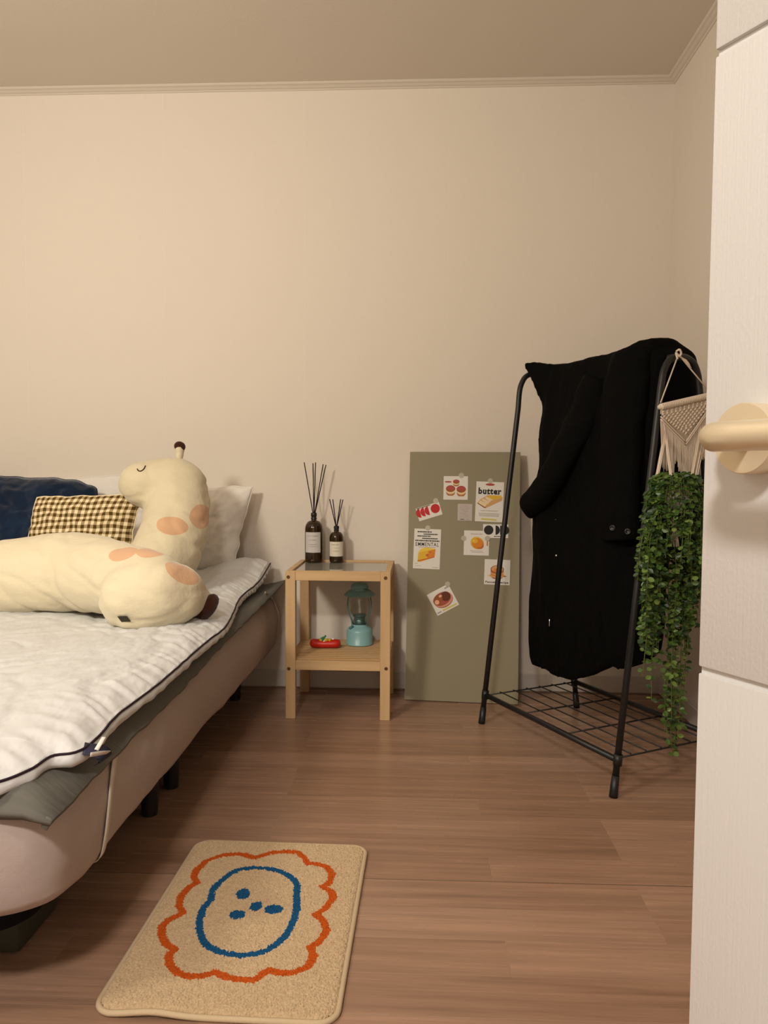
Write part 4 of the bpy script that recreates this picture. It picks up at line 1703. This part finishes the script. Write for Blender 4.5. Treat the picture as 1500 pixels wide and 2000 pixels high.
def coat_pt(i, j):
    """closed ring i at height index j"""
    v = j / (NZc - 1)
    ang = 2 * PI * i / NR
    ca, sa = math.cos(ang), math.sin(ang)
    # ring shape in (a, s): superellipse
    def se(x, p): return math.copysign(abs(x) ** p, x)
    zn = lerp(0.0, 1.0, v)
    sL = interp([(0, 0.050), (0.3, 0.048), (0.55, 0.055), (0.66, 0.092), (0.86, 0.095), (0.95, 0.085), (1, 0.07)], zn)
    sR = interp([(0, 0.60), (0.3, 0.615), (0.7, 0.635), (1, 0.64)], zn)
    th = interp([(0, 0.078), (0.1, 0.090), (0.5, 0.098), (0.8, 0.085), (0.92, 0.062), (0.98, 0.048), (1, 0.034)], zn)
    s = (sL + sR) / 2 + (sR - sL) / 2 * se(ca, 0.38)
    if sa > 0: th *= interp([(0, 0.9), (0.5, 1.0), (0.62, 1.6), (0.75, 2.2), (0.9, 3.0), (0.96, 3.2), (1, 2.0)], zn)
    a = th * se(sa, 0.6)
    # folds
    f = 0.020 * fbm(V((s * 11, 2.0 if a > 0 else 0, zn * 1.6)), 3) + 0.008 * fbm(V((s * 28, 5.0 if a > 0 else 1, zn * 4)), 2)
    a += math.copysign(1, a) * f * min(1, max(0, (1 - zn) * 5 - 0.15))
    # hem height varies
    hem = interp([(0.0, 0.212), (0.12, 0.214), (0.25, 0.208), (0.36, 0.228), (0.48, 0.29), (0.52, 0.318), (0.53, 0.300), (0.64, 0.345)], s) + (0.035 if a > 0.0 else 0)
    topz = railz(s) + interp([(0.0, 0.030), (0.06, 0.012), (0.2, 0.012), (0.35, 0.020), (0.5, 0.036), (0.595, 0.056), (0.612, 0.050), (0.622, 0.012), (0.65, 0.006)], s)
    z = lerp(hem, topz, zn) + 0.006 * noise.noise(V((s * 14, a * 10, zn * 3))) * (1 - zn)
    return RK(a, s, z)


rings = [[bm.verts.new(coat_pt(i, j)) for i in range(NR)] for j in range(NZc)]
for a, b in zip(rings, rings[1:]):
    for i in range(NR):
        k = (i + 1) % NR
        bm.faces.new((a[i], a[k], b[k], b[i]))
for ring, rev in ((rings[0], True), (rings[-1], False)):     # close top and hem with strips across the thickness
    for i in range(NR // 2):
        q = [ring[i], ring[i + 1], ring[(NR - i - 1) % NR], ring[(NR - i) % NR]]
        u_ = []
        for v in q:
            if v not in u_: u_.append(v)
        if len(u_) > 2: bm.faces.new(u_[::-1] if rev else u_)
# hood/collar lump at the right end of the rail and the collar point at the left end
add_ell(bm, RK(0.01, 0.50, 1.225), (0.075, 0.075, 0.048), Matrix.Rotation(0.49, 3, 'Z'), 24)
# collar flap whose point sticks out past the rail
flap = [(1021, 709), (1040, 707), (1075, 711), (1105, 716), (1150, 760), (1130, 840), (1080, 838), (1058, 800), (1056, 786), (1040, 750)]
for a_ in (0,):
    fa = [bm.verts.new(onplane(x, y, RK(-0.052, 0, 0), e1)) for x, y in flap]
    fb = [bm.verts.new(onplane(x, y, RK(-0.052, 0, 0), e1) + e1 * 0.030) for x, y in flap]
    bm.faces.new(fa)
    bm.faces.new(fb[::-1])
    for k in range(len(flap)):
        bm.faces.new((fa[k], fb[k], fb[(k + 1) % len(flap)], fa[(k + 1) % len(flap)]))
coat = obj('winter_coat', bm, M_COAT, base=coat_loc, recalc=True)
remesh(coat, 0.009, 6, 0.5)
for v in coat.data.vertices:
    p = v.co + coat_loc
    if p.z > 0.2:
        v.co += v.normal * (0.004 * fbm(V((p.x * 16, p.y * 16, p.z * 6)), 3))
tag(coat, 'long black winter coat thrown over the rail of the clothes rack', 'coat')


def sleeve(pts, radii, name, flat=0.6):
    bm = BM()
    P_ = smooth_path(pts, 8)
    R_ = [interp([(k, r) for k, r in enumerate(radii)], i / 8) for i in range(len(P_))]
    rg = add_tube(bm, P_, R_, 28, flat=flat, up=e1, cap=False)
    bm.faces.new(rg[0][::-1])
    # hollow cuff
    inner_ = []
    c = P_[-1]
    d = (P_[-1] - P_[-3]).normalized()
    for k_, (f, dep) in enumerate(((0.86, 0.0), (0.80, -0.03))):
        ring = [bm.verts.new(c + (v.co - c) * f + d * dep) for v in rg[-1]]
        inner_.append(ring)
    prevr = rg[-1]
    for ring in inner_:
        for k in range(28):
            bm.faces.new((prevr[k], prevr[(k + 1) % 28], ring[(k + 1) % 28], ring[k]))
        prevr = ring
    bm.faces.new(prevr)
    for v in bm.verts:
        v.co += (v.co - c).normalized() * 0 + V((0.004 * noise.noise(v.co * 18), 0.004 * noise.noise(v.co * 18 + V((5, 0, 0))), 0.0))
        v.co += e1 * (0.008 * fbm(V((v.co.x * 9, v.co.y * 9, v.co.z * 16)), 2))
    return obj(name, bm, M_COAT, coat)


def onc(x, y, a):
    return onplane(x, y, RK(a, 0, 0), e1)


sl1 = sleeve([onc(1165, 740, -0.065), onc(1140, 810, -0.095), onc(1108, 875, -0.115), onc(1076, 935, -0.118), onc(1046, 975, -0.112), onc(1031, 988, -0.110)], [0.055, 0.062, 0.060, 0.056, 0.052, 0.048], 'sleeve')
sl2 = sleeve([onc(1235, 690, -0.055), onc(1222, 760, -0.085), onc(1214, 850, -0.10), onc(1210, 940, -0.105), onc(1210, 1010, -0.108), onc(1214, 1054, -0.105)], [0.075, 0.085, 0.082, 0.078, 0.074, 0.070], 'sleeve', 0.5)
ct = bvh(coat, coat_loc)
s2t = bvh(sl2, coat_loc)


def stud(tree, x, y, r, m_, name, ring=False):
    loc, n = hit(tree, x, y)
    if loc is None: return
    n = (n + (CAM - loc).normalized()).normalized()
    bm = BM()
    M4 = Matrix.Translation(loc + n * 0.001) @ n.to_track_quat('Z', 'Y').to_matrix().to_4x4()
    if ring:
        add_lathe(bm, [(r, 0), (r, 0.003), (r * 0.85, 0.004), (r * 0.6, 0.003), (r * 0.55, 0.0015), (0.0005, 0.0015)], seg=20, M4=M4)
    else:
        add_lathe(bm, [(r, 0), (r * 0.9, 0.002), (r * 0.5, 0.0035), (0.0005, 0.004)], seg=16, M4=M4)
    o = obj(name, bm, m_, coat)
    return o


stud(s2t, 1197, 1031, 0.0085, M_BUTTON, 'button', True)
stud(s2t, 1226, 1038, 0.0085, M_BUTTON, 'button', True)
stud(ct, 1087, 1085, 0.0042, M_SNAP, 'snap')['label'] = 'silver snap fastener'
stud(ct, 1086, 1015, 0.0035, M_BUTTON, 'snap')
loc, n = hit(ct, 1074, 1216)
bm = BM()
add_box(bm, (-0.0016, -0.004, -0.012), (0.0016, 0.0, 0.012), 0.0006, M4=Matrix.Translation(loc - e1 * 0.002))
obj('zip_pull', bm, M_SNAP, coat)

# ------------------------------------------------------------------ macrame hanger
MS = RLN + 0.016        # hangs just in front of the frame (camera side of it)
mac = thing('macrame_hanger', 'cream macrame plant hanger with a knotted point and fringe tied to the rack', 'plant hanger', RK(0, MS, 0.8))


def MF(x, y, d=0.0):
    """pixel -> the hanger's own plane"""
    return onplane(x, y, RK(0, MS + d, 0), e2)


ap = MF(1325, 695)
A_ = (MF(1296, 795) + MF(1297, 800)) / 2
DL = MF(1290, 795)      # dowel left end
DR = MF(1389, 772)
for dx in (0, 1):
    bm = BM()
    add_tube(bm, [ap + V((0, 0, 0.004)), [DL, DR][dx] + V((0, 0, 0.012 if dx == 0 else 0.004))], 0.0019, 8)
    obj('hanging_cord', bm, M_ROPE, mac)
bm = BM()
add_tube(bm, smooth_path([ap + V((-0.006, 0, 0.012)), ap + V((0.0, -0.008, 0.016)), ap + V((0.006, -0.004, 0.006)), ap + V((0, -0.005, -0.002)), ap + V((-0.008, -0.004, 0.008)), ap + V((-0.004, -0.006, -0.010))], 5), 0.0028, 8)
add_tube(bm, smooth_path([ap, ap + (DR - ap) * 0.15 + V((0.004, 0, 0.004)), ap + (DR - ap) * 0.33 + V((0.004, 0, 0.002))], 4), [0.0025] * 4 + [0.0045] * 3 + [0.003, 0.002], 8)
obj('knot', bm, M_ROPE, mac)
bm = BM()
nd = 30
for k in range(nd):      # cord loops around the dowel
    p0 = DL.lerp(DR, (k + 0.08) / nd)
    p1 = DL.lerp(DR, (k + 0.92) / nd)
    add_tube(bm, [p0, p0.lerp(p1, 0.5), p1], [0.0088, 0.0098, 0.0088], 12)
add_tube(bm, [DL - (DR - DL) * 0.03, DR + (DR - DL) * 0.03], 0.006, 12)
obj('dowel_wrap', bm, M_ROPE, mac)

# woven V panel: diamond knots
DV = (DR - DL)
UW = DV.length
ux = DV.normalized()
mid_dw = (DL + DR) / 2
VP = MF(1337, 866)
bm = BM()
hV = (mid_dw.z - VP.z)


def vpt(u, h, out=0.0):
    """u 0..1 across, h metres below the dowel"""
    return DL.lerp(DR, u) + V((0, 0, -h)) + e2 * out


bm2 = BM()
rows_n = 12
for r in range(rows_n):
    h = 0.014 + r * 0.0068
    half = 0.5 * (1 - max(0, (r - 1.5)) / (rows_n - 1.5))
    n = max(1, int(round(2 * half * 12)))
    for k in range(n):
        u = 0.5 + ((k + 0.5) / n - 0.5) * 2 * half + (0.0 if r % 2 else 0.5 / 14 * 0)
        c = vpt(u, h, 0.001)
        for sgn in (-1, 1):
            add_tube(bm, [c + ux * (-0.0032) + V((0, 0, 0.0035 * sgn)), c + e2 * 0.0022, c + ux * 0.0032 + V((0, 0, -0.0035 * sgn))], [0.0017, 0.0023, 0.0017], 6)
# backing strands so the panel is not see-through
for k in range(44):
    u = (k + 0.5) / 44
    L_ = lerp(0.018, hV - 0.006, 1 - abs(u - 0.5) * 2)
    add_tube(bm, [vpt(u, 0.006), vpt(u, L_)], 0.0016, 6)
# raised double border of the V
for d_ in (0.0, 0.0075):
    for u0 in (0.0, 1.0):
        pts = [vpt(lerp(u0, 0.5, t), lerp(0.030, hV, t) + d_ - 0.004, 0.002) for t in [i / 10 for i in range(11)]]
        add_tube(bm, pts, 0.0023, 8)
obj('knotted_panel', bm, M_ROPE, mac)
# fringe
bm = BM()
nf = 46
for k in range(nf):
    u = (k + 0.5) / nf
    h0 = lerp(0.030, hV, 1 - abs(u - 0.5) * 2)
    zb = interp([(0, 0.135), (0.15, 0.15), (0.25, 0.185), (0.3, 0.12), (0.40, 0.16), (0.5, 0.18), (0.7, 0.18), (0.8, 0.14), (1, 0.135)], u)
    zb += random.uniform(-0.006, 0.006) + 0.035
    if zb < h0 + 0.02: zb = h0 + 0.03
    uu = lerp(u, 0.5, 0.10)
    add_tube(bm, smooth_path([vpt(u, h0), vpt(lerp(u, uu, .5) + random.uniform(-.006, .006), (h0 + zb) / 2), vpt(uu + random.uniform(-.008, .008), zb)], 3), 0.0014, 5)
obj('fringe', bm, M_ROPE, mac)['kind'] = 'stuff'
# four bundles of carrying cords that hold the pot
POT = MF(1318, 967, 0.035)
PR = 0.050
for (u, aa) in ((0.06, PI * 1.02), (0.94, 0.0), (0.10, PI * 1.35), (0.80, PI * 1.65)):
    bm = BM()
    for k in range(4):
        o_ = V((random.uniform(-.003, .003), random.uniform(-.003, .003), 0))
        side_p = POT + V((math.cos(aa) * (PR + 0.003), math.sin(aa) * (PR + 0.003), 0.028)) + o_
        low = POT + V((math.cos(aa) * 0.034, math.sin(aa) * 0.034, -0.052))
        bot = POT + V((0, 0, -0.066)) + o_
        add_tube(bm, smooth_path([vpt(u + random.uniform(-.02, .02), 0.032), vpt(lerp(u, 0.5, 0.05), 0.09) + o_, side_p, side_p + V((0, 0, -0.05)), low, bot], 4), 0.0015, 5)
    obj('carrying_cord', bm, M_ROPE, mac)
bm = BM()
add_tube(bm, [POT + V((0, 0, -0.06)), POT + V((0, 0, -0.078))], 0.008, 10)
for k in range(14):
    a = k / 14 * 2 * PI
    add_tube(bm, [POT + V((0.005 * math.cos(a), 0.005 * math.sin(a), -0.076)), POT + V((0.014 * math.cos(a), 0.014 * math.sin(a), -0.14))], 0.0014, 5)
obj('tassel', bm, M_ROPE, mac)

bm = BM()
add_lathe(bm, [(0.001, -0.048), (0.034, -0.048), (0.038, -0.045), (PR - 0.002, 0.036), (PR + 0.001, 0.038), (PR + 0.001, 0.046), (PR - 0.003, 0.046), (PR - 0.006, 0.036), (0.036, -0.030), (0.001, -0.030)], POT, 40)
pot = obj('plant_pot', bm, M_POT, base=None)
tag(pot, 'small white pot cradled in the macrame hanger', 'pot')

# ------------------------------------------------------------------ trailing plant
random.seed(11)
plant = thing('trailing_plant', 'bushy green leafy vine trailing from the hanging pot almost to the floor', 'plant', POT)
leaves = BM()


def leaf(c, d, nrm, L_, W_, m_):
    d = d.normalized()
    s = d.cross(nrm)
    if s.length < 1e-4: return
    s.normalize()
    nrm = s.cross(d)
    pr = [(0, 0), (0.28, 0.42), (0.58, 0.5), (0.85, 0.3), (1, 0)]
    up_ = [leaves.verts.new(c + d * (t * L_) + s * (w_ * W_) + nrm * (0.16 * w_ * W_ + 0.0)) for t, w_ in pr]
    dn_ = [up_[0]] + [leaves.verts.new(c + d * (t * L_) - s * (w_ * W_) + nrm * (0.16 * w_ * W_)) for t, w_ in pr[1:-1]] + [up_[-1]]
    md_ = [up_[0]] + [leaves.verts.new(c + d * (t * L_) - nrm * 0.0006) for t, w_ in pr[1:-1]] + [up_[-1]]
    for a_, b_ in ((up_, md_), (md_, dn_)):
        for k in range(4):
            vs = [a_[k], a_[k + 1], b_[k + 1], b_[k]]
            vs2 = []
            for v in vs:
                if v not in vs2: vs2.append(v)
            if len(vs2) >= 3:
                try:
                    leaves.faces.new(vs2).material_index = m_
                except ValueError:
                    pass


def zpix(y): return MF(1310, y).z


# lowest reach of the vines by position across (pixel x -> pixel y)
reach = [(1244, 1120), (1252, 1345), (1262, 1250), (1272, 1375), (1284, 1290), (1296, 1440), (1306, 1455), (1314, 1478), (1324, 1440), (1334, 1432), (1342, 1290), (1352, 1200), (1366, 1240), (1380, 1150)]
NVN = 72
for k in range(NVN):
    leaves = BM()
    px = random.uniform(1242, 1382)
    maxy = interp(reach, px)
    dens_core = 1 - min(1, abs(px - 1306) / 70)
    by_ = maxy if random.random() < 0.10 else random.uniform(1080, max(1100, min(1290, maxy - 20)))
    if k < len(reach) * 2:
        px = reach[k % len(reach)][0] + random.uniform(-3, 3)
        by_ = interp(reach, px) - random.uniform(0, 8) - (0 if k < len(reach) else 60)
    depth = random.uniform(-0.055, 0.075)
    tip = MF(px, by_, depth * 0.7)
    tip.z = max(tip.z, 0.035)
    a = random.uniform(0, 2 * PI)
    st = POT + V((0.020 * math.cos(a), 0.020 * math.sin(a), 0.034))
    sp_top = MF(lerp(px, 1306, 0.40), 975 + 30 * abs(px - 1310) / 60, depth * 0.5)
    outv = V((sp_top.x - POT.x, sp_top.y - POT.y, 0))
    if outv.length < 0.03: outv = V((math.cos(a), math.sin(a), 0)) * 0.03
    rim = POT + outv.normalized() * (PR + 0.004) + V((0, 0, 0.046))
    mid0 = V((lerp(rim.x, tip.x, 0.25), lerp(rim.y, tip.y, 0.25), POT.z - 0.015))
    mid1 = V((lerp(rim.x, tip.x, 0.75), lerp(rim.y, tip.y, 0.75), POT.z - 0.12))
    pts = [st, (st + rim) / 2 + V((0, 0, 0.014)), rim, mid0, mid1]
    nseg = max(1, int((mid1.z - tip.z) / 0.10))
    for i in range(1, nseg + 1):
        t = i / nseg
        pts.append(mid1.lerp(tip, t) + (V((random.uniform(-.009, .009), random.uniform(-.009, .009), 0)) if i < nseg else V((0, 0, 0))))
    P_ = smooth_path(pts, 6)
    add_tube(leaves, P_, 0.0009, 4, mat=3)
    tot = 0
    nxt = 0.03
    bright = random.random()
    for p0, p1 in zip(P_, P_[1:]):
        seg = (p1 - p0).length
        tot += seg
        while nxt < tot:
            c = p0.lerp(p1, max(0, min(1, 1 - (tot - nxt) / (seg + 1e-9))))
            for _ in range(2):
                az = random.uniform(0, 2 * PI)
                d = V((math.cos(az), math.sin(az), random.uniform(-0.9, 0.35)))
                nn = V((random.uniform(-.5, .5), random.uniform(-1, .1), random.uniform(-.2, 1)))
                L_ = random.uniform(0.013, 0.021)
                m_ = random.choices([0, 1, 2], [0.50, 0.12 + 0.25 * bright, 0.30])[0]
                leaf(c, d, nn, L_, L_ * random.uniform(0.62, 0.8), m_)
            nxt += random.uniform(0.010, 0.016) * (1.0 if c.z > 0.42 else 1.9)
    obj('vine', leaves, [M_LEAF, M_LEAF2, M_LEAF3, M_STEM], plant, smooth=False, recalc=False)

# short sprays that spill over the rim and hide the pot
for k in range(26):
    leaves = BM()
    az = random.uniform(-PI * 1.05, PI * 0.05)
    rim = POT + V((math.cos(az) * (PR + 0.008), math.sin(az) * (PR + 0.012), 0.040 + random.uniform(-0.004, 0.006)))
    p_in = POT + V((math.cos(az) * 0.015, math.sin(az) * 0.015, 0.034))
    L_all = random.uniform(0.10, 0.22)
    outw = V((math.cos(az), math.sin(az), 0))
    P_ = smooth_path([p_in, (p_in + rim) / 2 + V((0, 0, 0.012)), rim, rim + outw * 0.014 + V((0, 0, -L_all * 0.35)), rim + outw * 0.016 + V((random.uniform(-.02, .02), 0, -L_all))], 6)
    add_tube(leaves, P_, 0.0009, 4, mat=3)
    tot, nxt = 0, 0.02
    for p0, p1 in zip(P_, P_[1:]):
        seg = (p1 - p0).length
        tot += seg
        while nxt < tot:
            c = p0.lerp(p1, max(0, min(1, 1 - (tot - nxt) / (seg + 1e-9))))
            for _ in range(2):
                a2 = random.uniform(0, 2 * PI)
                d = V((math.cos(a2), math.sin(a2), random.uniform(-0.9, 0.35)))
                nn = V((random.uniform(-.5, .5), random.uniform(-1, .1), random.uniform(-.2, 1)))
                L_ = random.uniform(0.013, 0.021)
                leaf(c, d, nn, L_, L_ * random.uniform(0.62, 0.8), random.choices([0, 1, 2], [0.5, 0.22, 0.28])[0])
            nxt += random.uniform(0.009, 0.014)
    obj('vine', leaves, [M_LEAF, M_LEAF2, M_LEAF3, M_STEM], plant, smooth=False, recalc=False)

# ------------------------------------------------------------------ rug
RZ = 0.013
rc = [onz(378, 1636, RZ), onz(718, 1648, RZ), onz(660, 1994, RZ), onz(186, 1972, RZ)]
rcen = sum(rc, V()) / 4
rxv = ((rc[1] - rc[0]) + (rc[2] - rc[3])).normalized()
ryv = V((-rxv.y, rxv.x, 0))
RW = ((rc[1] - rc[0]).length + (rc[2] - rc[3]).length) / 2
RH = ((rc[0] - rc[3]).length + (rc[1] - rc[2]).length) / 2


def rloc(cx, cy):
    p = onz(180 + cx / 2.6786, 1620 + cy / 2.6786, RZ) - rcen
    return (p.dot(rxv), p.dot(ryv))


or_px = [(850, 150), (930, 125), (1000, 118), (1075, 122), (1110, 150), (1130, 182), (1180, 182), (1230, 200), (1255, 240), (1240, 285), (1205, 302), (1250, 325), (1262, 360), (1215, 420), (1170, 448), (1210, 480), (1228, 530), (1190, 590), (1140, 620), (1160, 665), (1130, 720), (1060, 750), (990, 755), (925, 738), (890, 755), (850, 792), (770, 788), (700, 775), (640, 750), (570, 770), (500, 770), (440, 750), (405, 710), (400, 665), (430, 630), (385, 600), (365, 560), (365, 510), (400, 475), (475, 440), (455, 400), (465, 350), (500, 310), (550, 280), (530, 250), (545, 215), (600, 165), (680, 137), (770, 130), (850, 150)]
bl_px = [(850, 202), (950, 212), (1030, 245), (1070, 290), (1070, 350), (1068, 430), (1045, 500), (1000, 570), (930, 625), (850, 655), (760, 660), (680, 645), (610, 615), (570, 560), (562, 490), (580, 420), (620, 370), (630, 320), (690, 260), (760, 215), (850, 202)]
OR = [rloc(*p) for p in or_px]
BLs = [(q.x, q.y) for q in smooth_path([V((*rloc(*p), 0)) for p in bl_px], 3)]
blobs = [(rloc(790, 340), 0.0140, 0.0215, 0.2), (rloc(760, 448), 0.0165, 0.0160, 0.4), (rloc(857, 405), 0.0125, 0.0175, 0), (rloc(950, 420), 0.0190, 0.0170, 0)]


def seg_grid(path, w_, cell=0.02):
    g = {}
    for (a, b_) in zip(path, path[1:]):
        x0, x1 = sorted((a[0], b_[0])); y0, y1 = sorted((a[1], b_[1]))
        for i in range(int((x0 - w_ - 1) / cell) - 1, 0): break
        for i in range(math.floor((x0 - w_) / cell), math.floor((x1 + w_) / cell) + 1):
            for j in range(math.floor((y0 - w_) / cell), math.floor((y1 + w_) / cell) + 1):
                g.setdefault((i, j), []).append((a, b_))
    return g


def near(g, x, y, w_, cell=0.02):
    for (a, b_) in g.get((math.floor(x / cell), math.floor(y / cell)), ()):
        dx, dy = b_[0] - a[0], b_[1] - a[1]
        t = max(0, min(1, ((x - a[0]) * dx + (y - a[1]) * dy) / (dx * dx + dy * dy + 1e-12)))
        if (x - a[0] - t * dx) ** 2 + (y - a[1] - t * dy) ** 2 < w_ * w_: return True
    return False


G_OR = seg_grid(OR, 0.012)
G_BL = seg_grid(BLs, 0.012)
M_PILE = mk('rug_pile_beige', (0.60, 0.445, 0.27), 0.95, 0.1, sheen=0.2, bump=(900, 0.0006, 2), var=(260, (0.50, 0.36, 0.21), 2))
M_PILE_O = mk('rug_pile_orange', (0.50, 0.090, 0.012), 0.95, 0.1, bump=(900, 0.0006, 2))
M_PILE_B = mk('rug_pile_blue', (0.012, 0.085, 0.20), 0.95, 0.1, bump=(900, 0.0006, 2))
M_RUG_EDGE = mk('rug_binding', (0.58, 0.45, 0.29), 0.9, 0.1, bump=(400, 0.0006, 2))
R4 = Matrix((rxv, ryv, V((0, 0, 1)))).transposed().to_4x4()
R4.translation = V((rcen.x, rcen.y, 0))
rug = thing('rug', 'small beige tufted mat with a blue face inside a wavy orange outline on the floor', 'rug', mat4=R4)
bm = BM()
step = 0.0021
nx, ny = int(RW / step), int(RH / step)
rad = 0.034
vmap = {}
rr = random.Random(3)


def inside(x, y, m=0.0):
    hx, hy = RW / 2 - m, RH / 2 - m
    ax, ay = abs(x), abs(y)
    if ax > hx or ay > hy: return -1
    if ax > hx - rad and ay > hy - rad:
        d = math.hypot(ax - (hx - rad), ay - (hy - rad))
        return rad - d
    return min(hx - ax, hy - ay)


def curl(x, y):
    # the near-left corner edge ripples up a little
    return 0.006 * math.exp(-((x + 0.10) / 0.045) ** 2 - ((y + RH / 2) / 0.05) ** 2)


for i in range(nx + 1):
    for j in range(ny + 1):
        x, y = -RW / 2 + i * step, -RH / 2 + j * step
        d = inside(x, y, 0.005)
        if d < 0: continue
        h = 0.0125 * (1 - math.exp(-(d + 0.001) / 0.0035))
        h += rr.uniform(-0.0016, 0.0016) + 0.0008 * noise.noise(V((x * 90, y * 90, 0))) + curl(x, y)
        vmap[(i, j)] = bm.verts.new((x + rr.uniform(-.0006, .0006), y + rr.uniform(-.0006, .0006), 0.0015 + max(0.0015, h)))
for i in range(nx):
    for j in range(ny):
        ks = ((i, j), (i + 1, j), (i + 1, j + 1), (i, j + 1))
        if all(k in vmap for k in ks):
            f = bm.faces.new([vmap[k] for k in ks])
            x, y = -RW / 2 + (i + .5) * step, -RH / 2 + (j + .5) * step
            jx, jy = x + rr.uniform(-.0013, .0013), y + rr.uniform(-.0013, .0013)
            m_ = 0
            if near(G_OR, jx, jy, 0.0078 + 0.0012 * noise.noise(V((x * 30, y * 30, 0)))): m_ = 1
            elif near(G_BL, jx, jy, 0.0074 + 0.001 * noise.noise(V((x * 30, y * 30, 4)))): m_ = 2
            else:
                for (c, a_, b_, ro) in blobs:
                    dx, dy = jx - c[0], jy - c[1]
                    xx = dx * math.cos(ro) + dy * math.sin(ro)
                    yy = -dx * math.sin(ro) + dy * math.cos(ro)
                    if (xx / a_) ** 2 + (yy / b_) ** 2 < 1: m_ = 2
            f.material_index = m_
obj('pile', bm, [M_PILE, M_PILE_O, M_PILE_B], rug, smooth=False, recalc=False)
bm = BM()
per = []
for (sx, sy, a0) in ((1, 1, 0), (-1, 1, PI / 2), (-1, -1, PI), (1, -1, 1.5 * PI)):
    for k in range(13):
        a = a0 + PI / 2 * k / 12
        per.append(V((sx * (RW / 2 - 0.003 - rad) + rad * math.cos(a), sy * (RH / 2 - 0.003 - rad) + rad * math.sin(a), 0)))
per2 = []
for i in range(len(per)):
    a, b_ = per[i], per[(i + 1) % len(per)]
    k = max(1, int((b_ - a).length / 0.01))
    for q_ in range(k):
        p = a.lerp(b_, q_ / k)
        p.z = 0.0052 + curl(p.x, p.y)
        per2.append(p)
add_tube(bm, per2, 0.0052, 8, closed=True)
# backing sheet
hx, hy = RW / 2 - 0.004, RH / 2 - 0.004
add_poly(bm, [(p.x * 0.99, p.y * 0.995) for p in per], 0.001)
obj('binding', bm, M_RUG_EDGE, rug)
